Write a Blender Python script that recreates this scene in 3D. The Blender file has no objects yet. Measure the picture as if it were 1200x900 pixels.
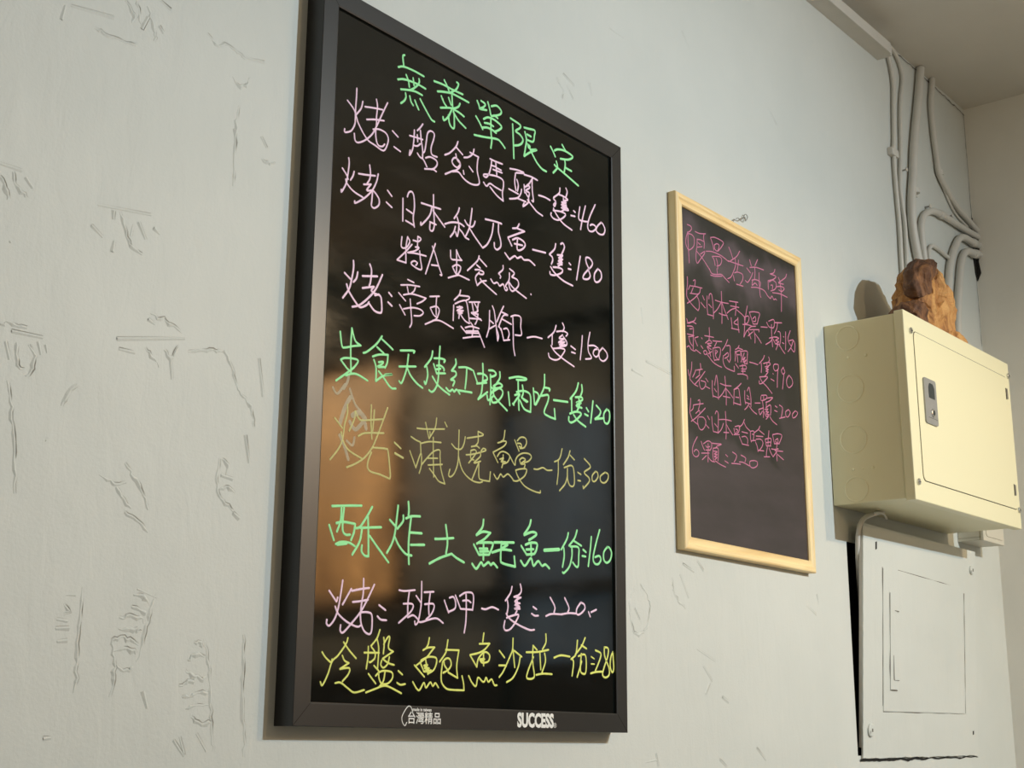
import bpy, bmesh, math, random
from mathutils import Vector, Matrix, noise
R = math.radians
C = bpy.context.scene.collection
random.seed(7)
H = 1.5                     # eye height: the photograph's camera stands 1.5 m above the floor

# ------------------------------------------------------------------ camera
scn = bpy.context.scene
cam_d = bpy.data.cameras.new('camera'); cam = bpy.data.objects.new('camera', cam_d); C.objects.link(cam)
cam_d.sensor_width = 36; cam_d.lens = 1668.39 / 1200 * 36; cam_d.clip_start = .02
right = Vector((0.6241002, -0.7813430, 0.0014425)); down = Vector((0.1870203, 0.1475900, -0.9712058)); fwd = Vector((0.7586319, 0.6063995, 0.2382379))
mw = Matrix((( right.x, -down.x, -fwd.x, 0), (right.y, -down.y, -fwd.y, -1.2131), (right.z, -down.z, -fwd.z, H), (0, 0, 0, 1)))
cam.matrix_world = mw
scn.camera = cam

# ------------------------------------------------------------------ world, lights, exposure
w = bpy.data.worlds.new('world'); scn.world = w; w.use_nodes = True
bg = w.node_tree.nodes['Background']; bg.inputs[0].default_value = (1.0, .86, .66, 1); bg.inputs[1].default_value = .22
scn.view_settings.view_transform = 'Standard'; scn.view_settings.look = 'None'
scn.view_settings.gamma = 1; scn.view_settings.use_curve_mapping = False
scn.view_settings.exposure = 0.18
LAMP_COOL = Vector((2.45, -2.60, 1.30 + H))       # neutral white spot head
LAMP_WARM = Vector((1.75, -1.95, .82 + H))       # warm bulb hanging just below a flat dish shade
LAMP_FAR = Vector((2.95, -2.30, 1.27 + H))        # warm bulb inside a shade, further out in the room
def spot(name, loc, aim, watts, col, ang, blend, rad):
    l = bpy.data.lights.new(name, 'SPOT'); l.energy = watts; l.color = col; l.spot_size = R(ang); l.spot_blend = blend; l.shadow_soft_size = rad
    o = bpy.data.objects.new(name, l); C.objects.link(o); o.location = loc
    o.rotation_euler = (Vector(aim) - Vector(loc)).to_track_quat('-Z', 'Y').to_euler(); return o
def point(name, loc, watts, col, rad):
    l = bpy.data.lights.new(name, 'POINT'); l.energy = watts; l.color = col; l.shadow_soft_size = rad
    o = bpy.data.objects.new(name, l); C.objects.link(o); o.location = loc; return o
COOL_W, WARM_W, FAR_W = 200, 13, 68
spot('cool_spot_light', LAMP_COOL, (1.4, 0, -.72 + H), COOL_W, (.76, .91, 1.0), 120, .9, .010)
point('warm_bulb_light', LAMP_WARM, WARM_W, (1.0, .70, .36), .016)
point('far_bulb_light', LAMP_FAR, FAR_W, (1.0, .74, .42), .022)

# ------------------------------------------------------------------ materials
def hexlin(c):
    return tuple(((v/255)/12.92 if v/255 <= .04045 else ((v/255+.055)/1.055)**2.4) for v in c) + (1,)
def mat(name, col, rough=.6, metal=0, spec=.5, bump=0, bscale=60, vary=0, vscale=8, coat=0, coat_r=.1, emit=None, estr=0, bdist=.001, detail=4):
    m = bpy.data.materials.new(name); m.use_nodes = True; nt = m.node_tree; b = nt.nodes['Principled BSDF']
    b.inputs['Base Color'].default_value = col; b.inputs['Roughness'].default_value = rough; b.inputs['Metallic'].default_value = metal
    b.inputs['Specular IOR Level'].default_value = spec; b.inputs['Coat Weight'].default_value = coat; b.inputs['Coat Roughness'].default_value = coat_r
    tc = nt.nodes.new('ShaderNodeTexCoord')
    if vary:
        n = nt.nodes.new('ShaderNodeTexNoise'); n.inputs['Scale'].default_value = vscale; n.inputs['Detail'].default_value = 5
        nt.links.new(tc.outputs['Object'], n.inputs['Vector'])
        mx = nt.nodes.new('ShaderNodeMix'); mx.data_type = 'RGBA'
        mx.inputs['A'].default_value = tuple(c*(1-vary) for c in col[:3]) + (1,); mx.inputs['B'].default_value = tuple(min(1, c*(1+vary)) for c in col[:3]) + (1,)
        nt.links.new(n.outputs['Fac'], mx.inputs['Factor']); nt.links.new(mx.outputs['Result'], b.inputs['Base Color'])
    if bump:
        n = nt.nodes.new('ShaderNodeTexNoise'); n.inputs['Scale'].default_value = bscale; n.inputs['Detail'].default_value = detail
        nt.links.new(tc.outputs['Object'], n.inputs['Vector'])
        bp = nt.nodes.new('ShaderNodeBump'); bp.inputs['Strength'].default_value = bump; bp.inputs['Distance'].default_value = bdist
        nt.links.new(n.outputs['Fac'], bp.inputs['Height']); nt.links.new(bp.outputs['Normal'], b.inputs['Normal'])
    if emit: b.inputs['Emission Color'].default_value = emit; b.inputs['Emission Strength'].default_value = estr
    return m

def wall_material():
    m = bpy.data.materials.new('painted_plaster'); m.use_nodes = True; nt = m.node_tree; N = nt.nodes; L = nt.links; b = N['Principled BSDF']
    b.inputs['Roughness'].default_value = .55; b.inputs['Specular IOR Level'].default_value = .3
    tc = N.new('ShaderNodeTexCoord')
    mp = N.new('ShaderNodeMapping'); mp.inputs['Scale'].default_value = (1, 1, .35); L.new(tc.outputs['Object'], mp.inputs['Vector'])
    n1 = N.new('ShaderNodeTexNoise'); n1.inputs['Scale'].default_value = 3.2; n1.inputs['Detail'].default_value = 6; L.new(tc.outputs['Object'], n1.inputs['Vector'])
    cr = N.new('ShaderNodeValToRGB'); cr.color_ramp.elements[0].position = .3; cr.color_ramp.elements[0].color = (.565, .59, .565, 1)
    cr.color_ramp.elements[1].position = .7; cr.color_ramp.elements[1].color = (.62, .64, .612, 1)
    L.new(n1.outputs['Fac'], cr.inputs['Fac']); L.new(cr.outputs['Color'], b.inputs['Base Color'])
    n2 = N.new('ShaderNodeTexNoise'); n2.inputs['Scale'].default_value = 260; n2.inputs['Detail'].default_value = 3; L.new(tc.outputs['Object'], n2.inputs['Vector'])
    n3 = N.new('ShaderNodeTexNoise'); n3.inputs['Scale'].default_value = 34; n3.inputs['Detail'].default_value = 5; n3.inputs['Distortion'].default_value = .6; L.new(mp.outputs['Vector'], n3.inputs['Vector'])
    n4 = N.new('ShaderNodeTexNoise'); n4.inputs['Scale'].default_value = 7; n4.inputs['Detail'].default_value = 2; L.new(tc.outputs['Object'], n4.inputs['Vector'])
    h = None
    for n, d, s in ((n4, .006, .5), (n3, .0022, .55), (n2, .0004, .6)):
        bp = N.new('ShaderNodeBump'); bp.inputs['Distance'].default_value = d; bp.inputs['Strength'].default_value = s
        L.new(n.outputs['Fac'], bp.inputs['Height'])
        if h: L.new(h.outputs['Normal'], bp.inputs['Normal'])
        h = bp
    L.new(h.outputs['Normal'], b.inputs['Normal'])
    return m

def wood_material(name, c1, c2, axis, rough=.45):
    m = bpy.data.materials.new(name); m.use_nodes = True; nt = m.node_tree; N = nt.nodes; L = nt.links; b = N['Principled BSDF']
    b.inputs['Roughness'].default_value = rough
    tc = N.new('ShaderNodeTexCoord'); mp = N.new('ShaderNodeMapping')
    s = [70, 70, 70]; s[axis] = 4; mp.inputs['Scale'].default_value = s; L.new(tc.outputs['Object'], mp.inputs['Vector'])
    n = N.new('ShaderNodeTexNoise'); n.inputs['Scale'].default_value = 1; n.inputs['Detail'].default_value = 5; n.inputs['Distortion'].default_value = .8; L.new(mp.outputs['Vector'], n.inputs['Vector'])
    cr = N.new('ShaderNodeValToRGB'); cr.color_ramp.elements[0].position = .32; cr.color_ramp.elements[0].color = c2; cr.color_ramp.elements[1].position = .62; cr.color_ramp.elements[1].color = c1
    L.new(n.outputs['Fac'], cr.inputs['Fac']); L.new(cr.outputs['Color'], b.inputs['Base Color'])
    bp = N.new('ShaderNodeBump'); bp.inputs['Distance'].default_value = .0003; L.new(n.outputs['Fac'], bp.inputs['Height']); L.new(bp.outputs['Normal'], b.inputs['Normal'])
    return m

def slate_material():
    # dull blackboard of the wooden frame: wiped chalk haze near the top and across the blank lower part
    m = bpy.data.materials.new('wiped_blackboard'); m.use_nodes = True; nt = m.node_tree; N = nt.nodes; L = nt.links; b = N['Principled BSDF']
    b.inputs['Roughness'].default_value = .55; b.inputs['Specular IOR Level'].default_value = .35
    tc = N.new('ShaderNodeTexCoord'); sx = N.new('ShaderNodeSeparateXYZ'); L.new(tc.outputs['Object'], sx.inputs['Vector'])
    mp = N.new('ShaderNodeMapping'); mp.inputs['Scale'].default_value = (7, 1, 22); mp.inputs['Rotation'].default_value = (0, R(18), 0); L.new(tc.outputs['Object'], mp.inputs['Vector'])
    n = N.new('ShaderNodeTexNoise'); n.inputs['Scale'].default_value = 1; n.inputs['Detail'].default_value = 6; n.inputs['Roughness'].default_value = .6; L.new(mp.outputs['Vector'], n.inputs['Vector'])
    n2 = N.new('ShaderNodeTexNoise'); n2.inputs['Scale'].default_value = 9; n2.inputs['Detail'].default_value = 3; L.new(tc.outputs['Object'], n2.inputs['Vector'])
    def math_(op, a, bb=None):
        k = N.new('ShaderNodeMath'); k.operation = op
        for i, v in enumerate((a, bb)):
            if v is None: continue
            if isinstance(v, (int, float)): k.inputs[i].default_value = v
            else: L.new(v, k.inputs[i])
        return k.outputs[0]
    def band(val, lo, hi):
        k = N.new('ShaderNodeMapRange'); k.interpolation_type = 'SMOOTHSTEP'; L.new(val, k.inputs['Value']); k.inputs['From Min'].default_value = lo; k.inputs['From Max'].default_value = hi; return k.outputs[0]
    wob = math_('MULTIPLY', math_('SUBTRACT', n2.outputs['Fac'], .5), .16)
    z = math_('ADD', sx.outputs['Z'], wob)
    top = math_('MULTIPLY', band(z, .455, .50), band(z, .585, .545))
    low = math_('MULTIPLY', band(z, .20, .17), .45)
    right_ = math_('MULTIPLY', math_('MULTIPLY', band(math_('ADD', sx.outputs['X'], wob), .33, .36), band(z, .33, .28)), .35)
    fac = math_('MULTIPLY', math_('MAXIMUM', math_('MAXIMUM', top, low), right_), math_('ADD', math_('MULTIPLY', n.outputs['Fac'], 1.2), .1))
    mx = N.new('ShaderNodeMix'); mx.data_type = 'RGBA'; mx.inputs['A'].default_value = hexlin((35, 35, 32)); mx.inputs['B'].default_value = hexlin((90, 79, 84)); L.new(fac, mx.inputs['Factor'])
    L.new(mx.outputs['Result'], b.inputs['Base Color'])
    return m

def gloss_board_material():
    m = bpy.data.materials.new('glossy_black_panel'); m.use_nodes = True; nt = m.node_tree; N = nt.nodes; L = nt.links; b = N['Principled BSDF']
    b.inputs['Base Color'].default_value = (.003, .0045, .0045, 1); b.inputs['Specular IOR Level'].default_value = .5; b.inputs['Coat Weight'].default_value = 0; b.inputs['Coat Roughness'].default_value = .03
    tc = N.new('ShaderNodeTexCoord'); mp = N.new('ShaderNodeMapping'); mp.inputs['Scale'].default_value = (5, 1, 16); mp.inputs['Rotation'].default_value = (0, R(-20), 0); L.new(tc.outputs['Object'], mp.inputs['Vector'])
    n = N.new('ShaderNodeTexNoise'); n.inputs['Scale'].default_value = 1; n.inputs['Detail'].default_value = 7; n.inputs['Roughness'].default_value = .65; L.new(mp.outputs['Vector'], n.inputs['Vector'])
    r = N.new('ShaderNodeMapRange'); L.new(n.outputs['Fac'], r.inputs['Value']); r.inputs['From Min'].default_value = .35; r.inputs['From Max'].default_value = .75
    r.inputs['To Min'].default_value = .05; r.inputs['To Max'].default_value = .13; L.new(r.outputs[0], b.inputs['Roughness'])
    cr = N.new('ShaderNodeValToRGB'); cr.color_ramp.elements[0].position = .50; cr.color_ramp.elements[0].color = (.0025, .0045, .0045, 1)
    cr.color_ramp.elements[1].position = .78; cr.color_ramp.elements[1].color = (.013, .0145, .014, 1); L.new(n.outputs['Fac'], cr.inputs['Fac']); L.new(cr.outputs['Color'], b.inputs['Base Color'])
    return m

M_WALL = wall_material()
M_END = mat('end_wall_paint', (.72, .71, .66, 1), .7, vary=.06, bump=.5, bscale=30, bdist=.002)
M_CEIL = mat('ceiling_paint', (.64, .62, .57, 1), .8, vary=.05, bump=.4, bscale=25, bdist=.002)
M_DIRT = mat('crack_shadow_dirt', (.15, .14, .125, 1), .9)
M_FINE = mat('hairline_crack_dirt', (.30, .29, .26, 1), .9)
M_MARK = mat('plaster_ridge_paint', (.47, .47, .43, 1), .6, bump=.5, bscale=300)
M_PIPE = mat('painted_conduit', (.58, .565, .52, 1), .5, vary=.06, vscale=30, bump=.3, bscale=120)
M_FRAME = mat('black_anodised_frame', (.012, .012, .012, 1), .34, spec=.55, bump=.12, bscale=900, bdist=.0002)
M_FRAME_SIDE = mat('black_frame_side', (.008, .008, .009, 1), .6, spec=.3)
M_BOARD = gloss_board_material()
M_SLATE = slate_material()
M_PINE_V = wood_material('pine_upright', hexlin((240, 220, 172)), hexlin((222, 192, 138)), 2)
M_PINE_H = wood_material('pine_crosspiece', hexlin((248, 222, 168)), hexlin((226, 188, 126)), 0)
M_CREAM = mat('cream_enamel', hexlin((230, 224, 188)), .32, spec=.45, bump=.06, bscale=45, bdist=.0008)
M_CREAM_D = mat('cream_body_enamel', hexlin((226, 220, 184)), .4, spec=.4, bump=.08, bscale=60, bdist=.0008)
M_SEAM = mat('door_gap_dark', (.06, .05, .035, 1), .8)
M_STEEL = mat('zinc_steel', (.62, .62, .60, 1), .28, metal=1)
M_LATCH = mat('grey_latch_plate', (.34, .34, .33, 1), .45, metal=.4, vary=.1, vscale=90)
M_LATCHD = mat('dark_latch_recess', (.02, .03, .035, 1), .3)
M_HOLE = mat('dark_cavity', (.012, .011, .010, 1), .95)
M_WHITE = mat('white_print', (.80, .80, .78, 1), .5)
M_IVORY = mat('ivory_plastic', (.60, .57, .48, 1), .4)
M_FLOOR = mat('floor_tile', (.22, .20, .17, 1), .5)
INK = {
 'green': mat('green_marker', hexlin((150, 236, 165)), .6, vary=.05, vscale=120),
 'pink': mat('pink_marker', hexlin((240, 208, 234)), .6, vary=.06, vscale=90),
 'olive': mat('faded_yellow_marker', hexlin((188, 186, 118)), .6, vary=.12, vscale=70),
 'yellow': mat('yellow_marker', hexlin((224, 230, 118)), .6, vary=.08, vscale=90),
 'rose': mat('rose_chalk_marker', hexlin((196, 118, 152)), .8, vary=.14, vscale=160),
}

# ------------------------------------------------------------------ helpers
def tag(o, label=None, cat=None, group=None, kind=None):
    for k, v in (('label', label), ('category', cat), ('group', group), ('kind', kind)):
        if v: o[k] = v
    return o
def link(name, me, m, parent=None):
    o = bpy.data.objects.new(name, me); C.objects.link(o)
    if m is not None:
        for x in (m if isinstance(m, (list, tuple)) else [m]): me.materials.append(x)
    if parent: o.parent = parent
    return o
def obj(name, bm, m, parent=None, smooth=False):
    bmesh.ops.recalc_face_normals(bm, faces=bm.faces)
    me = bpy.data.meshes.new(name); bm.to_mesh(me); bm.free()
    if smooth:
        for p in me.polygons: p.use_smooth = True
    return link(name, me, m, parent)
def empty(name, loc=(0, 0, 0), rot=(0, 0, 0)):
    o = bpy.data.objects.new(name, None); C.objects.link(o); o.location = loc; o.rotation_euler = rot; o.empty_display_size = .05; return o
def box(bm, x0, x1, y0, y1, z0, z1, bev=0, seg=2):
    r = bmesh.ops.create_cube(bm, size=1, matrix=Matrix.Translation(((x0+x1)/2, (y0+y1)/2, (z0+z1)/2)) @ Matrix.Diagonal((x1-x0, y1-y0, z1-z0, 1)))
    if bev:
        es = list({e for v in r['verts'] for e in v.link_edges})
        bmesh.ops.bevel(bm, geom=es, offset=bev, segments=seg, affect='EDGES', profile=.6)
def prism(bm, pts, y0, y1):
    a = [bm.verts.new((x, y0, z)) for x, z in pts]; b = [bm.verts.new((x, y1, z)) for x, z in pts]
    bm.faces.new(a); bm.faces.new(b[::-1])
    for i in range(len(a)): j = (i+1) % len(a); bm.faces.new((a[i], b[i], b[j], a[j]))
def catmull(P, n=5, closed=False):
    if len(P) < 3: return list(P)
    out = []
    for i in range(len(P)-1):
        p1, p2 = P[i], P[i+1]
        p0 = P[i-1] if i else p1 + (p1 - p2)*.5
        p3 = P[i+2] if i+2 < len(P) else p2 + (p2 - p1)*.5
        for k in range(n):
            t = k/n
            out.append(.5*((2*p1) + (p2-p0)*t + (2*p0-5*p1+4*p2-p3)*t*t + (-p0+3*p1-3*p2+p3)*t**3))
    out.append(P[-1]); return out
def tube(bm, pts, r, n=12, caps=True):
    T = []
    for i in range(len(pts)):
        a = pts[max(i-1, 0)]; b = pts[min(i+1, len(pts)-1)]; T.append((b-a).normalized())
    up = Vector((0, -1, 0)) if abs(T[0].y) < .9 else Vector((0, 0, 1))
    rings = []
    for i, p in enumerate(pts):
        up = (up - T[i]*up.dot(T[i])).normalized(); s = T[i].cross(up)
        rr = r[i] if isinstance(r, (list, tuple)) else r
        rings.append([bm.verts.new(p + (up*math.cos(2*math.pi*k/n) + s*math.sin(2*math.pi*k/n))*rr) for k in range(n)])
    for a, b in zip(rings, rings[1:]):
        for k in range(n): bm.faces.new((a[k], a[(k+1) % n], b[(k+1) % n], b[k]))
    if caps: bm.faces.new(rings[0][::-1]); bm.faces.new(rings[-1])
def disc(bm, c, r, d, axis='y', n=20, dome=0):
    # short cylinder whose face looks towards -y (or -x)
    prof = [(0, r), (d*.75, r), (d, r*.86)]
    rings = []
    for off, rr in prof:
        ring = []
        for k in range(n):
            a = 2*math.pi*k/n
            if axis == 'y': ring.append(bm.verts.new((c[0]+rr*math.cos(a), c[1]-off, c[2]+rr*math.sin(a))))
            else: ring.append(bm.verts.new((c[0]-off, c[1]+rr*math.cos(a), c[2]+rr*math.sin(a))))
        rings.append(ring)
    for a, b in zip(rings, rings[1:]):
        for k in range(n): bm.faces.new((a[k], a[(k+1) % n], b[(k+1) % n], b[k]))
    bm.faces.new(rings[-1]); bm.faces.new(rings[0][::-1])
def ink_stroke(bm, P, width, y, h):
    # a raised ribbon of ink lying on a board face at depth y (front is -y)
    P = [Vector((p[0], 0, p[1])) for p in P]
    S = catmull(P, 5)
    if len(S) == 2: S = [S[0].lerp(S[1], t/3) for t in range(4)]
    Q = [S[0]]
    for s in S[1:]:
        if (s - Q[-1]).length > width*.22: Q.append(s)
    if len(Q) < 2: Q.append(Q[0] + Vector((.0004, 0, 0)))
    hw = width/2
    def tan(i): return (Q[min(i+1, len(Q)-1)] - Q[max(i-1, 0)]).normalized()
    t0, t1 = tan(0), tan(len(Q)-1)
    path = [(Q[0]-t0*hw*.85, .35), (Q[0]-t0*hw*.5, .8)] + [(q, 1) for q in Q] + [(Q[-1]+t1*hw*.5, .8), (Q[-1]+t1*hw*.85, .35)]
    rows = []
    for i, (q, k) in enumerate(path):
        t = t0 if i < 2 else t1 if i >= len(path)-2 else tan(i-2)
        if t.length < .5: t = t0
        nrm = Vector((-t.z, 0, t.x))
        k *= 1 + .10*noise.noise(q*260)
        rows.append([bm.verts.new((q.x + nrm.x*hw*k*s, y - hh, q.z + nrm.z*hw*k*s)) for s, hh in ((-1, 0), (-.55, h), (.55, h), (1, 0))])
    for a, b in zip(rows, rows[1:]):
        for k in range(3): bm.faces.new((a[k], a[k+1], b[k+1], b[k]))
    bm.faces.new(rows[0][::-1]); bm.faces.new(rows[-1])
def written_line(colour, data, y, parent, label=None, wmul=1.0):
    bm = bmesh.new()
    for k, st in enumerate(data.split(';')):
        w_, pts = st.split(':'); v = list(map(int, pts.split()))
        ink_stroke(bm, [(v[i]/1e4, v[i+1]/1e4) for i in range(0, len(v), 2)], int(w_)/1e5*wmul*1.04, y, .00035 + .00001*(k % 9))
    o = obj('written_line', bm, INK[colour], parent)
    if label: o['label'] = label
    return o
def mitred_rail(x0, z0, x1, z1, side, prof, parent, name, m, mats=None):
    # one side of a rectangular frame; prof = [(inset, depth)...] front profile, mitred at both ends
    bm = bmesh.new(); rows = []
    for ins, d in prof:
        c = {'l': ((x0+ins, z0+ins), (x0+ins, z1-ins)), 'r': ((x1-ins, z0+ins), (x1-ins, z1-ins)),
             'b': ((x0+ins, z0+ins), (x1-ins, z0+ins)), 't': ((x0+ins, z1-ins), (x1-ins, z1-ins))}[side]
        rows.append([bm.verts.new((c[0][0], -d, c[0][1])), bm.verts.new((c[1][0], -d, c[1][1]))])
    for i in range(len(rows)):
        a, b = rows[i], rows[(i+1) % len(rows)]
        bm.faces.new((a[0], a[1], b[1], b[0]))
    bm.faces.new([r[0] for r in rows]); bm.faces.new([r[1] for r in rows][::-1])
    return obj(name, bm, m, parent)

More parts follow.
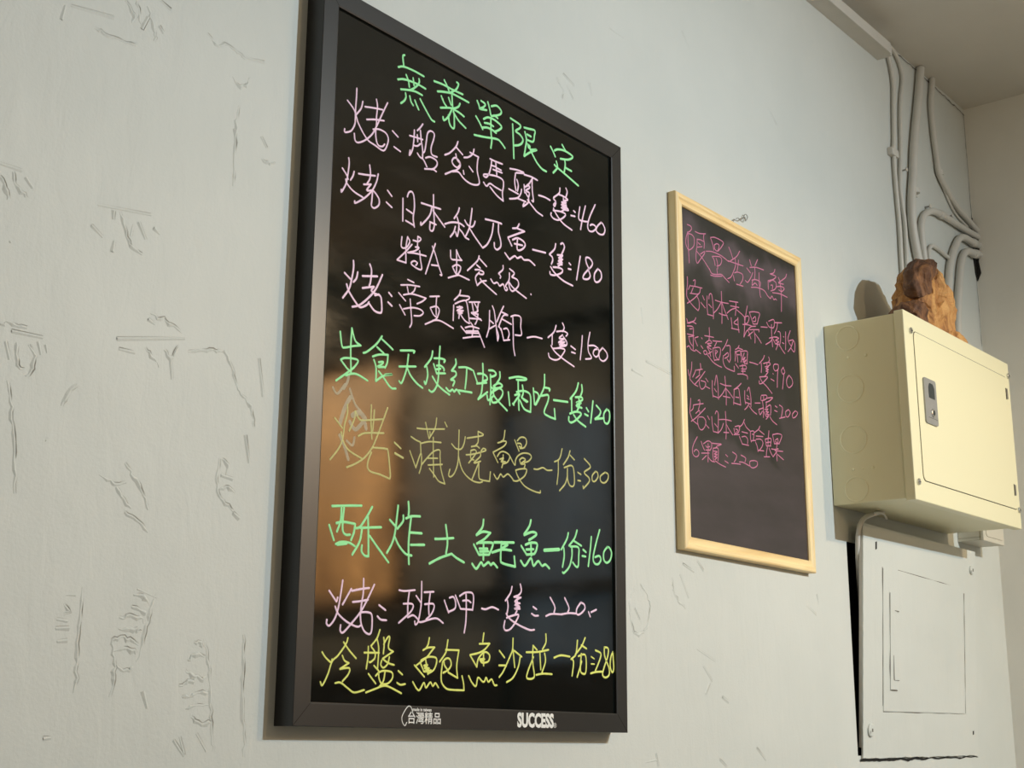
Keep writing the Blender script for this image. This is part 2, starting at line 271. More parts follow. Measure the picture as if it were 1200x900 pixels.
BIG_LINES = [
  ('green', '293:1505 8639 1473 8605 1494 8481;294:1390 8420 1495 8468 1694 8486 1888 8482;293:1389 8243 1518 8294 1750 8322 1928 8317;293:1545 8372 1592 8298 1612 8220;294:1681 8376 1701 8279;294:1794 8408 1802 8368 1767 8305 1670 8212 1605 8174;293:1451 8127 1605 8174 1737 8201 1864 8199;291:1542 8107 1552 8050 1521 7990 1458 7930;293:1625 8096 1652 8027 1695 7988;294:1725 8073 1769 8010 1804 7968;296:1827 8130 1929 8032 2052 7923 2121 7911;303:2094 8494 2276 8514 2453 8513 2686 8525;303:2300 8589 2355 8532 2401 8467;305:2556 8655 2596 8645 2559 8560 2489 8495 2410 8439;304:2167 8371 2279 8408 2455 8450 2652 8455 2815 8452;301:2246 8333 2301 8259 2355 8222;303:2395 8364 2450 8277;303:2234 8156 2390 8214 2513 8250 2601 8308 2632 8364;302:2464 8422 2481 8263 2512 8174 2522 8076 2518 7961 2459 7959 2417 8013 2402 8108;301:2461 8205 2394 8080 2309 7999 2290 8042;304:2497 8193 2607 8107 2761 8049;305:2514 8231 2621 8227 2721 8206;310:2997 8547 3036 8496 3055 8445;312:3081 8578 3175 8561 3138 8502 3059 8447 3205 8481;313:3230 8615 3270 8532 3300 8438;315:3307 8578 3430 8631 3527 8594 3518 8538 3433 8484 3310 8429;315:3375 8466 3452 8448;310:2975 8306 3050 8243 3126 8161;314:3142 8322 3244 8385 3396 8395 3540 8355 3493 8286 3380 8213;312:3162 8271 3265 8295 3359 8290;312:3126 8187 3228 8223 3342 8225 3422 8211;312:3301 8386 3310 8168 3329 8071 3309 7941;312:2944 8013 3156 8056 3438 8123 3535 8104 3622 8050;321:3742 8554 3960 8533 3961 8480 3862 8398 3962 8380 4032 8332 4013 8265 3943 8208 3845 8167;319:3792 8479 3808 8293 3828 7963;324:4060 8523 4181 8546 4313 8566 4304 8482 4274 8377 4142 8357;322:4081 8463 4118 8349 4093 8207 4064 8077;323:4064 8077 4204 8185 4366 8281 4224 8232;324:4131 8441 4222 8440;325:4173 8288 4224 8212 4326 8113 4388 8067 4491 8021 4594 8015;323:4143 8291 4203 8278 4173 8241 4153 8281;330:4698 8450 4761 8390 4814 8326;334:4985 8578 5071 8511;334:4793 8415 4888 8468 5060 8500 5255 8477 5146 8391 4941 8335;333:5049 8358 5064 8280 5037 8148;334:5070 8234 5221 8230;330:4841 8260 4867 8201 4856 8149 4761 8050;333:4793 8189 4867 8166 5059 8128 5395 8051'),
  ('pink', '235:651 7831 650 7696 642 7542 644 7415 637 7332 582 7231 495 7177 465 7178 468 7213;238:496 7609 620 7522 704 7367 864 7215 1004 7183 1162 7162 1228 7261 1245 7361 1190 7419 1072 7424 964 7385;237:764 7693 739 7590 660 7479;239:806 7638 966 7680 1122 7714;239:844 7476 989 7529 1156 7573;240:1007 7814 1030 7722 1018 7575 1022 7482 1012 7361 1032 7251 1074 7201 1144 7214 1181 7257;238:1212 7843 1124 7662 1038 7476 952 7316 834 7193 716 7117 655 7125 636 7210;243:1319 7491 1424 7443;243:1355 7282 1477 7258;246:1732 7649 1725 7495 1705 7367 1648 7258 1661 7340;247:1642 7540 1777 7559 1894 7572;248:1891 7791 1838 7717 1787 7662;248:1848 7684 1870 7546 1899 7434 1903 7314;247:1789 7602 1801 7509;247:1732 7431 1798 7448 1854 7498;247:1801 7346 1853 7309 1920 7296 1990 7217;250:1900 7386 1941 7425 1969 7581 1991 7698 2049 7750 2118 7737 2112 7655 2065 7516 2085 7425 2187 7424;250:1961 7334 2052 7378 2172 7369 2191 7315 2142 7249 2075 7209;249:1949 7175 2108 7220 2177 7212;255:2606 7792 2564 7702 2444 7573 2341 7507;256:2564 7702 2708 7636;255:2566 7597 2595 7525 2658 7484 2607 7417 2536 7418 2490 7465 2533 7529 2595 7538 2658 7497 2651 7432 2573 7362 2503 7327 2357 7235;258:2503 7321 2626 7355 2734 7298 2843 7271 2951 7275 3051 7311 3068 7369 3020 7505 3026 7646 3043 7715;259:3043 7715 2942 7719 2860 7722;258:2945 7796 2923 7725 2834 7644 2736 7604;258:2846 7510 2929 7459;256:2728 7408 2742 7362;264:3293 7775 3406 7775 3568 7788;263:3331 7762 3314 7654 3278 7552 3223 7477 3164 7470 3176 7503 3316 7539 3467 7563 3581 7549 3598 7464 3575 7354 3595 7239;263:3595 7239 3452 7277 3300 7356;264:3422 7754 3437 7656 3447 7582;264:3341 7689 3426 7698;264:3361 7637 3561 7652;265:3436 7688 3541 7684;262:3160 7380 3226 7344 3299 7406 3413 7392 3545 7383;269:3742 7777 3928 7813 4067 7816 3889 7761;272:4067 7793 4247 7813 4379 7807;268:3869 7748 3851 7611 3882 7491;269:3900 7660 3934 7586 3916 7489;267:3717 7461 3932 7452;268:4010 7545 3990 7473 3913 7384 3738 7316;269:3913 7381 4110 7387;272:4267 7800 4188 7694 4138 7652;270:4068 7636 4085 7517;271:4088 7609 4168 7655 4198 7632 4109 7557 4189 7550 4169 7478 4109 7524;272:4257 7796 4259 7625 4290 7456 4250 7450;270:4169 7491 4170 7399 4042 7294 4071 7355;272:4150 7432 4270 7365 4372 7317 4504 7294;275:4411 7583 4554 7599 4685 7593;278:4930 7860 4909 7772 4772 7655 4829 7612 4804 7537 4772 7547 4825 7604;281:5080 7908 5112 7857 5079 7765;280:4909 7752 5015 7758 5127 7739 5041 7698;280:5015 7731 5026 7599;280:4972 7650 5090 7687 4962 7603 5096 7634 4962 7555 5111 7598;280:5068 7694 5096 7607 5143 7574 5015 7548;278:4772 7494 4804 7450 4909 7374 5036 7318 5228 7288;277:4762 7457 4951 7495 5068 7490 5015 7420 4888 7344 4772 7333 4710 7367 4716 7403;279:4962 7498 5057 7568;282:5273 7607 5312 7596;282:5203 7511 5305 7528;284:5433 7718 5403 7524 5513 7516 5646 7542;284:5577 7777 5502 7554 5450 7360;287:5833 7877 5691 7639 5634 7483 5667 7410 5756 7420 5842 7483 5836 7530 5757 7534 5701 7503;289:5996 7640 5893 7547 5858 7467 5937 7432 6051 7461 6093 7550 6042 7619 5996 7640'),
  ('pink', '242:556 6856 567 6780 547 6603 523 6494 455 6372 451 6404;242:454 6686 531 6621 560 6574;243:519 6561 544 6512 658 6448 825 6419;243:658 6708 641 6646 600 6576;246:736 6706 886 6738 1030 6774;247:925 6883 945 6781 934 6696 891 6625;246:832 6594 960 6636;246:960 6636 888 6533 978 6562;246:1083 6814 1057 6702 986 6564 855 6420 698 6303 687 6327;247:994 6561 985 6426 983 6357 1034 6341 1109 6402 1116 6479 1064 6532 1001 6569;250:1262 6652 1343 6597;250:1245 6487 1349 6448;252:1550 6633 1558 6326;255:1632 6682 1659 6750 1715 6776 1754 6727 1771 6578 1752 6431 1778 6310;254:1622 6505 1734 6484;253:1612 6348 1764 6329;259:1900 6680 2091 6695 2278 6711;258:2133 6865 2143 6669 2162 6484 2152 6397 2119 6354 2077 6369 2079 6465;258:2074 6469 2197 6468;257:2109 6683 2063 6549 1910 6378 1901 6411;260:2135 6643 2231 6576 2370 6486;263:2369 6528 2506 6593 2662 6628 2760 6611;264:2657 6843 2632 6771 2556 6663;264:2617 6699 2654 6607 2648 6507 2624 6427 2593 6479;263:2585 6556 2553 6467 2486 6381;265:2647 6556 2736 6509 2790 6464 2862 6454;267:2776 6704 2830 6659 2911 6647 2964 6687 2990 6750;267:2923 6916 2900 6754 2867 6609 2790 6464;268:2885 6614 2986 6533 3161 6417;271:3161 6417 3260 6501 3350 6664 3384 6837;273:3208 6850 3421 6880 3562 6888;273:3497 6858 3499 6745 3547 6634 3549 6546 3475 6481 3418 6496 3408 6562;278:3960 7003 3908 6930 3811 6895;279:3908 6924 4084 6928;278:4084 6928 3899 6831 3708 6728;276:3708 6728 3795 6629;278:3813 6723 3929 6782 4066 6770 4100 6716 4018 6635 3921 6611 3923 6768;278:3853 6677 4037 6704;275:3644 6481 3750 6413;278:3750 6413 3864 6496 3923 6480 4010 6524 4078 6498 4197 6524 4326 6485;283:4275 6708 4577 6745;287:4825 6952 4794 6861 4670 6747;286:4670 6747 4738 6727 4752 6678 4721 6611;290:4946 6984 5003 7014 5039 6957 4971 6832;289:4866 6792 4992 6824;289:4992 6811 4898 6752 4992 6758;289:4992 6758 4887 6702 4992 6711 4866 6650 4982 6675;288:4971 6805 4961 6696 4887 6623;288:4701 6566 4804 6496 5013 6433 5245 6417;287:4763 6576 4887 6603 4992 6599 4960 6538 4804 6463 4701 6448 4685 6483;291:5155 6747 5193 6731;291:5134 6651 5200 6659;293:5438 6929 5343 6536;296:5661 6794 5595 6871 5585 6947 5674 6967 5751 6920 5728 6853 5639 6774 5528 6663 5516 6600 5637 6625 5693 6694 5639 6781;299:5895 6858 5805 6751 5810 6644 5893 6645 5984 6731 5974 6824 5895 6858'),
  ('pink', '230:1551 6109 1543 5985 1591 5967 1654 6006 1700 6088 1657 6140;230:1657 6140 1631 5987 1639 5782;228:1639 5782 1472 5776;229:1472 5776 1625 5928 1741 6059;232:1763 6124 1861 6135 1912 6185 1850 6202;232:1850 6202 1847 6061;231:1807 6043 1877 6057 1801 5989 1665 5928;232:1665 5928 1818 5959 2015 5979;231:1890 6014 1910 5903 1938 5795 1907 5763 1809 5771 1734 5802 1789 5849 1852 5841 1824 5798;234:2192 6200 2145 6075 2015 5734;235:2134 6148 2196 6054 2268 5908 2331 5807 2297 5798;235:2126 5887 2268 5914;239:2496 6192 2511 6082 2606 6090 2728 6118;240:2615 6231 2675 6151 2725 6117;239:2615 6231 2625 6029 2620 5896;239:2540 5976 2626 6027 2705 6015 2680 5936 2612 5870;239:2540 5976 2594 5913 2629 5887;239:2459 5799 2647 5885 2716 5892 2884 5882;243:3087 6279 3047 6194 2846 6005;245:3088 6248 3248 6173;244:3040 6137 3113 6114;244:3005 6060 3095 6082 3186 6073 3169 6037 3096 6024 3069 6029;243:3096 6048 3017 5954 3055 5849;244:3055 5849 3144 5927 3243 5965;245:3116 5962 3162 5931 3309 5878 3467 5827;249:3606 6283 3601 6222 3508 6141;248:3508 6141 3555 6116 3546 6083;248:3343 6016 3408 5972 3482 6004 3539 5969 3613 6013 3661 5939 3708 5963 3661 6001;250:3749 6212 3741 6109 3670 6016;251:3752 6275 3858 6241 3801 6169;251:3801 6169 3926 6158 3956 6090 3889 6010 3813 5963 3755 6001 3735 6083;251:3735 6083 3851 6013 4132 5940;255:4236 6030 4246 6019'),
  ('pink', '270:703 5552 710 5471 691 5345 648 5181 546 5036;270:559 5359 671 5302;272:783 5425 765 5343 716 5281;271:602 5224 650 5138 803 5008 870 4998 964 5054 993 5094;275:866 5398 1127 5464;275:988 5586 1022 5512 1010 5364 990 5303;274:873 5245 999 5289 1073 5314;275:1073 5314 1030 5253 1092 5230;273:1217 5508 1105 5289 975 5139 832 5016 710 4963;275:1092 5230 1192 5222 1218 5140 1223 5030 1178 5002 1087 5013 993 5083;276:1093 5208 1168 5238;279:1342 5307 1395 5274;278:1332 5179 1403 5147;218:1679 5569 1797 5558;218:1555 5462 1721 5506 1907 5533;218:1674 5471 1701 5392;219:1826 5499 1804 5447 1742 5391;216:1520 5351 1650 5276;219:1608 5345 1774 5399 2034 5408;220:2034 5408 1970 5351 1866 5291;216:1542 5198 1649 5089;218:1615 5160 1780 5218 1925 5231 1988 5201 1928 5146 1816 5119;217:1736 5321 1758 5161 1775 5018 1742 4948;222:2107 5450 2289 5500;222:2239 5478 2232 5347 2239 5233;222:2120 5302 2235 5348 2295 5316 2272 5230 2224 5166 2029 5056;222:2120 5297 2189 5221 2256 5203;223:2175 5142 2324 5172 2580 5131;227:2713 5693 2688 5622 2587 5524;228:2697 5615 2881 5647 2890 5619 2830 5580;225:2580 5452 2574 5238;228:2605 5476 2725 5542 2830 5568 2877 5436 2907 5277;227:2692 5462 2710 5455 2688 5295;227:2641 5437 2762 5467 2642 5390 2781 5425 2660 5359 2755 5383;227:2659 5406 2801 5299 2898 5275;230:2891 5571 3113 5627;230:2953 5581 2982 5474;231:3087 5615 3063 5482;230:2998 5586 3080 5492 2948 5436 3063 5446;230:2939 5434 3155 5378;230:2914 5350 3136 5392;230:3081 5450 3057 5348 3022 5292;227:2734 5194 2849 5127;229:2821 5197 2943 5244 3103 5252;229:2933 5295 2988 5236 2964 5112;228:2840 5154 3086 5212;229:2858 5135 3105 5186;228:2781 5044 2999 5114 3123 5143;230:3086 5212 3141 5141 3225 5019;232:3324 5558 3319 5327 3267 5170;234:3383 5640 3425 5571 3464 5398 3505 5170;234:3505 5170 3522 5253 3475 5339;233:3335 5421 3409 5397;233:3319 5296 3446 5375;235:3627 5695 3572 5607 3482 5438;235:3582 5603 3723 5589 3620 5557 3520 5374;236:3602 5504 3800 5477;234:3539 5379 3576 5339;235:3576 5363 3634 5218;236:3632 5370 3707 5394 3755 5331 3727 5251;235:3634 5206 3765 5245;238:3789 5586 3893 5630 4009 5627 4010 5490 4027 5376 3887 5344;237:3833 5584 3842 5426 3851 5181 3885 5048;241:4157 5365 4323 5419 4501 5432;246:4835 5705 4784 5596 4642 5480;245:4743 5548 4739 5394;249:4990 5780 5032 5719 4990 5651;248:4846 5617 5011 5662 5115 5648 5073 5599;248:4990 5599 4907 5529 5032 5551;248:5032 5551 4887 5460 5052 5510 4907 5426 5052 5465;248:5011 5578 5094 5513 5073 5457 4948 5416;247:4764 5343 4907 5387 4990 5445;247:4713 5376 4805 5307 4989 5246 5271 5184;246:4764 5343 4928 5386 5048 5387 4969 5280 4907 5221 4805 5182 4683 5191 4653 5248;250:5195 5478 5304 5451;250:5209 5390 5300 5391;252:5481 5700 5465 5545 5427 5321;254:5677 5798 5628 5622 5637 5492 5713 5410 5560 5360;255:5649 5587 5781 5616 5880 5599;256:5880 5586 5791 5553 5757 5486 5823 5451 5890 5495 5902 5577 5858 5587;257:6003 5633 5912 5540 5922 5449 6022 5428 6124 5506 6103 5582 6003 5633'),
  ('green', '267:526 4607 563 4440 614 4428 756 4478 879 4513;269:879 4513 781 4554 719 4695;268:719 4695 711 4441 732 4137;266:551 4263 620 4299 778 4323 844 4310 783 4222 700 4152 487 3992;266:551 4263 655 4184 714 4155;268:645 4087 744 4129 845 4140 1016 4100;272:1244 4714 1151 4594 992 4461 927 4430;276:1246 4676 1347 4633 1442 4588;274:1160 4558 1284 4504;274:1091 4420 1202 4469 1361 4501;275:1361 4501 1350 4398 1314 4325;272:1115 4385 1157 4291 1160 4124;274:1160 4124 1289 4216 1447 4270 1318 4238;274:1199 4371 1281 4394 1252 4355 1179 4307 1299 4332;274:1204 4258 1289 4199 1384 4121 1447 4090 1516 4101;281:1581 4606 1833 4659 1826 4629;278:1732 4586 1707 4408 1657 4265 1613 4189 1573 4209;279:1566 4395 1872 4460;280:1715 4410 1781 4323 1896 4247 2009 4208;285:2185 4731 2158 4629 2040 4490;283:2081 4499 2101 4390 2064 4270 2039 4298;286:2326 4826 2315 4663 2312 4491 2292 4327 2237 4226 2181 4190 2131 4205;288:2216 4643 2340 4668 2432 4665 2408 4631;286:2210 4566 2272 4448;287:2268 4556 2343 4571 2410 4546 2411 4512;287:2271 4454 2437 4488;287:2245 4499 2344 4532;286:2191 4397 2284 4314 2402 4259 2529 4221;291:2639 4722 2645 4653 2562 4549;290:2562 4549 2639 4554 2649 4504 2549 4426;290:2549 4426 2625 4424 2593 4354;289:2459 4299 2528 4267 2586 4301 2620 4279 2671 4318 2732 4273;294:2705 4626 2852 4657 2974 4648;293:2866 4642 2859 4512 2838 4363;292:2713 4315 2973 4338;296:3001 4642 3084 4500;298:3090 4619 3187 4639 3277 4623 3287 4577 3190 4534;297:3075 4481 3279 4534;297:3194 4783 3202 4619 3175 4378 3106 4270;297:3106 4270 3299 4408;300:3321 4715 3421 4730 3479 4700 3440 4662 3368 4635;299:3358 4663 3370 4476 3356 4248;298:3291 4365 3319 4300 3427 4380;302:3558 4741 3559 4657 3496 4572;301:3424 4516 3533 4580 3616 4561 3552 4518 3425 4486;299:3388 4491 3425 4463 3372 4393;300:3443 4455 3552 4512 3626 4479 3600 4402 3500 4311 3410 4288 3391 4326;301:3461 4506 3426 4427 3482 4355 3722 4234;307:3763 4697 3960 4758 4148 4769 4094 4737 3923 4708;306:3961 4716 3966 4558 3984 4290;303:3747 4497 3781 4317;305:3852 4343 3926 4429 4001 4517 3888 4482;304:3842 4353 3870 4340;308:3925 4532 4077 4580 4211 4570 4247 4492 4242 4308;307:4242 4308 4098 4329 4002 4432;308:4057 4656 4077 4556 4039 4476;308:4039 4476 4174 4447;308:4078 4459 4155 4437;311:4304 4663 4333 4435;311:4337 4620 4406 4609 4426 4551 4348 4432;313:4563 4914 4554 4738 4465 4583 4368 4441;315:4554 4725 4684 4732 4674 4699;314:4485 4587 4644 4631 4644 4544 4555 4366 4665 4324 4815 4315;316:4815 4315 4795 4460;318:4775 4584 5112 4621;323:5376 4955 5322 4828 5175 4678;321:5212 4698 5211 4501;325:5461 4946 5471 4858 5427 4766;324:5300 4728 5449 4757 5469 4716 5321 4649 5448 4673 5321 4604 5458 4598;323:5385 4738 5405 4639 5341 4525;321:5163 4457 5320 4515 5447 4507 5319 4394 5204 4333 5142 4349 5142 4406;323:5257 4459 5361 4389 5552 4334;326:5575 4620 5629 4576;325:5532 4520 5613 4509;327:5743 4756 5715 4595 5681 4415;329:5825 4707 5934 4643 5900 4565 5790 4493;329:5790 4490 6021 4548;332:6101 4700 6022 4613 6031 4498 6108 4479 6165 4548 6167 4667 6101 4700'),
  ('olive', '232:692 3739 695 3625 655 3483 635 3324 578 3191 441 3031;232:490 3541 622 3440;233:603 3391 644 3284 748 3188 967 3125;235:824 3681 814 3584 736 3424;237:831 3682 886 3608 959 3595 1297 3670;238:1096 3811 1098 3604 1123 3392;238:1151 3758 1133 3494;237:889 3388 1010 3446 1327 3501;237:1381 3828 1312 3665 1203 3421 1121 3270 996 3135 841 3038 716 2982;239:1135 3289 1253 3303 1373 3312 1412 3287 1461 3018 1456 2954;237:1123 3229 1076 3127 1066 3031 1134 2990 1282 2981 1448 2953;242:1520 3417 1638 3361;295:1533 3285 1681 3250;206:1924 3668 2092 3687 2442 3749;206:2081 3771 2152 3573;207:2290 3865 2261 3726 2152 3573;206:2165 3664 2175 3611;209:2448 3843 2491 3789;203:1818 3543 1906 3515 1994 3502;206:2010 3489 2161 3536 2381 3562;204:1994 3502 2006 3373;202:1801 3361 1919 3163;203:1919 3163 2007 3362 2020 3212 1984 3103;206:2020 3212 2120 3315 2246 3423 2360 3459 2370 3377 2392 3215 2471 3039;206:2471 3039 2356 3055 2272 3119 2173 3192;206:2232 3604 2240 3356 2257 3095;206:2136 3318 2322 3347;206:2147 3232 2414 3282;209:2732 3786 2728 3548 2721 3366 2666 3223 2592 3151 2542 3160 2565 3241;211:2589 3581 2674 3533 2776 3542 2834 3622 2857 3717;212:2727 3446 2782 3308 2869 3220 3008 3162 3147 3154 3217 3176;214:2892 3706 3222 3803 3115 3836;214:3115 3836 3118 3693 3050 3624;214:2981 3607 3084 3635 3146 3617;213:2973 3554 3051 3578 3086 3550 3035 3484 2934 3383;213:2973 3554 2975 3452 3036 3439;214:2880 3482 3035 3518 3279 3604 3225 3624 3174 3564 3166 3505 3037 3399 3176 3444;213:3133 3408 3008 3179;214:3141 3421 3146 3228 3216 3198 3366 3203;215:3366 3203 3382 3332;219:3680 3947 3645 3806 3528 3750;218:3600 3786 3710 3799 3656 3725 3431 3606;217:3431 3606 3536 3483;219:3522 3563 3584 3631 3675 3652 3786 3617 3750 3529 3659 3485;222:3796 3607 3899 3505 3917 3579 3972 3647 4085 3701 4218 3711 4266 3671 4200 3606 4105 3573;218:3648 3606 3641 3488 3620 3427;218:3577 3536 3658 3561 3604 3506 3695 3520;222:3895 3854 3990 3715;223:3951 3852 4026 3912 4130 3918 4156 3856 4103 3782 4009 3754;222:3952 3816 4027 3823 4046 3778 3990 3781;222:4001 3592 4066 3632 4133 3613 4030 3543 4124 3552 4106 3496;222:4030 3543 4001 3592;221:3918 3437 4030 3472 4159 3486 4125 3398 4032 3331 3939 3290 3864 3288;222:3918 3437 3975 3352 4108 3253 4298 3209 4462 3203 4471 3234;218:3454 3314 3527 3256 3598 3336 3653 3304 3744 3358 3808 3339 3864 3300;226:4325 3518 4412 3525 4529 3567 4627 3546 4736 3563;230:4977 3908 4936 3790 4886 3733 4795 3692;229:4886 3733 4886 3561 4855 3380;244:5167 3909 5120 3808 5007 3684;245:5171 3847 5270 3797;244:5027 3644 5191 3701 5253 3655 5273 3471 5231 3403 5149 3416 5104 3508 5105 3644;242:5104 3533 5047 3414 4916 3297;246:5352 3626 5430 3607;245:5352 3508 5419 3511;248:5516 3852 5670 3757 5514 3651 5630 3587 5629 3524 5491 3410;246:5491 3410 5481 3446;250:5798 3707 5716 3637 5715 3561 5779 3558 5855 3633 5845 3695 5798 3707;252:6042 3731 5921 3655 5931 3580 6018 3570 6106 3632 6119 3711 6042 3731'),
  ('green', '301:504 2491 753 2529 987 2560;298:657 2491 651 2340 596 2203;299:699 2497 685 2344 692 2225 743 2185 812 2194;300:583 2301 693 2330 891 2329;301:891 2329 874 2226 830 2130;296:468 2267 553 2099;299:583 2057 678 2093 803 2097 896 2067;298:610 2051 762 2083;304:1168 2569 1086 2445 977 2309 907 2281;305:978 2294 1332 2344;304:1100 2447 1117 2245 1130 1972;303:1130 1972 1065 1975 1013 2020 1016 2091;302:1007 2282 972 2126 859 1963;306:1140 2217 1277 2099 1476 1936;311:1477 2453 1585 2383;311:1620 2645 1597 2458 1574 2298 1526 2168 1442 2046;313:1716 2536 1712 2462 1616 2361;312:1567 2266 1647 2161 1773 2071 1881 2061;316:1802 2717 1814 2612 1808 2548;316:1764 2505 1863 2544 2019 2564;314:1856 2522 1832 2329 1823 2170 1838 1952;316:1855 2342 2057 2356;316:1860 2190 2110 2218;324:2506 2517 2540 2358 2543 2261 2521 2156;323:2306 2315 2427 2329 2659 2366;321:2209 1995 2402 2084 2628 2162;326:2628 2162 2728 2118 2872 2078;334:3253 2676 3229 2572 3110 2457;335:3110 2457 3247 2518 3396 2519;335:3396 2519 3267 2420 3121 2347;332:3061 2330 3167 2208;335:3172 2364 3425 2393 3444 2350 3375 2230;334:3167 2208 3375 2230;334:3259 2352 3258 2151;334:3174 2287 3339 2305;334:3183 2249 3357 2273;334:3032 2078 3119 2021 3212 2113 3265 2074 3360 2128 3413 2100 3465 2128 3546 2080;340:3478 2404 3893 2448;339:3436 2265 3640 2326 3839 2336;340:3639 2405 3765 2408 3622 2336;340:3630 2427 3615 2199 3661 2147 3924 2128;342:3924 2128 3904 2263;349:4263 2797 4226 2705 4114 2586;349:4114 2575 4283 2636 4388 2630 4359 2592 4218 2517;346:4050 2423 4172 2315;349:4143 2445 4265 2487 4398 2491 4389 2408 4342 2344;348:4172 2315 4342 2344;348:4265 2464 4276 2314;348:4162 2383 4322 2406;349:4043 2221 4136 2161 4267 2278 4324 2180 4428 2254 4515 2199 4592 2224 4679 2180;473:4562 2417 4905 2466;312:5122 2723 5085 2628 4955 2469;310:5015 2500 5024 2381 4984 2228;314:5331 2784 5268 2661 5136 2543;315:5258 2624 5433 2576;314:5166 2535 5360 2544 5370 2418 5358 2283 5307 2266 5226 2318;311:5207 2533 5206 2400 5145 2250 5024 2152 4984 2157;317:5474 2526 5546 2497;316:5452 2432 5535 2433;318:5681 2733 5651 2533 5601 2302;320:5889 2857 5790 2635 5724 2443 5755 2360 5850 2357 5915 2426 5873 2477 5766 2447;324:6080 2629 5992 2545 5991 2433 6066 2398 6153 2450 6188 2554 6134 2623 6080 2629'),
  ('pink', '245:721 1652 695 1482 663 1323 614 1203 537 1121 490 1137 491 1185;245:509 1515 631 1399;245:649 1449 638 1409;247:865 1566 793 1461 731 1373;247:614 1344 666 1265 779 1196 892 1155 991 1137 1047 1160;250:873 1542 1041 1581 1161 1602;250:1063 1703 1064 1533 1042 1412 1027 1272;250:893 1415 1019 1435 1146 1462;248:1246 1649 1159 1501 1039 1323 891 1174 759 1058 710 1074 713 1138;250:1027 1272 1046 1175 1107 1090 1193 1066 1226 1128 1219 1286 1153 1316 1039 1308;254:1336 1415 1448 1364;253:1313 1283 1373 1247 1468 1246;239:1676 1621 1775 1619 1958 1646;239:1859 1622 1838 1475 1839 1342;238:1758 1464 1902 1475 1934 1442 1876 1365 1684 1229;239:1840 1306 1938 1339 2032 1294;241:1983 1580 2068 1504;240:2078 1761 2079 1515 2060 1379 2026 1263 1980 1229 1968 1269;242:2024 1294 2080 1266 2345 1332 2490 1284;243:2129 1634 2303 1655;243:2240 1639 2217 1474 2225 1370;242:2142 1489 2291 1506 2317 1461 2264 1373 2172 1304;246:2506 1566 2591 1418;247:2602 1605 2676 1622 2718 1567 2712 1481 2591 1429;248:2716 1647 2820 1484;251:2799 1643 2906 1695 3041 1702 3073 1628 3054 1485;250:2820 1484 3046 1490;249:2923 1675 2932 1476 2924 1314 2898 1190;250:2859 1589 2959 1602 3018 1580;255:3236 1521 3319 1517 3449 1554 3578 1531;260:3860 1856 3828 1769 3722 1659;259:3757 1684 3780 1596 3760 1494;262:4037 1906 4061 1823 4011 1761 3901 1724;262:3901 1724 4048 1725;262:4048 1731 3920 1664 4030 1650;261:4030 1650 3921 1619 4031 1605 3912 1567 4031 1577;261:3974 1724 3976 1578;259:3751 1438 3868 1474 4004 1496 3941 1396 3834 1299 3736 1273 3696 1312 3716 1397;261:3742 1493 3814 1432 3996 1366 4236 1314 4348 1322;261:3922 1484 3967 1544;265:4318 1627 4394 1599;265:4287 1533 4356 1510 4432 1516;270:4699 1784 4806 1665 4787 1582;269:4603 1522 4729 1560 4963 1572;273:5033 1806 5132 1679 5102 1606;273:4953 1571 5122 1601 5303 1609;276:5416 1772 5324 1682 5314 1609 5385 1603 5508 1684 5498 1749 5416 1772;278:5601 1655 5642 1592;280:5663 1653 5789 1699'),
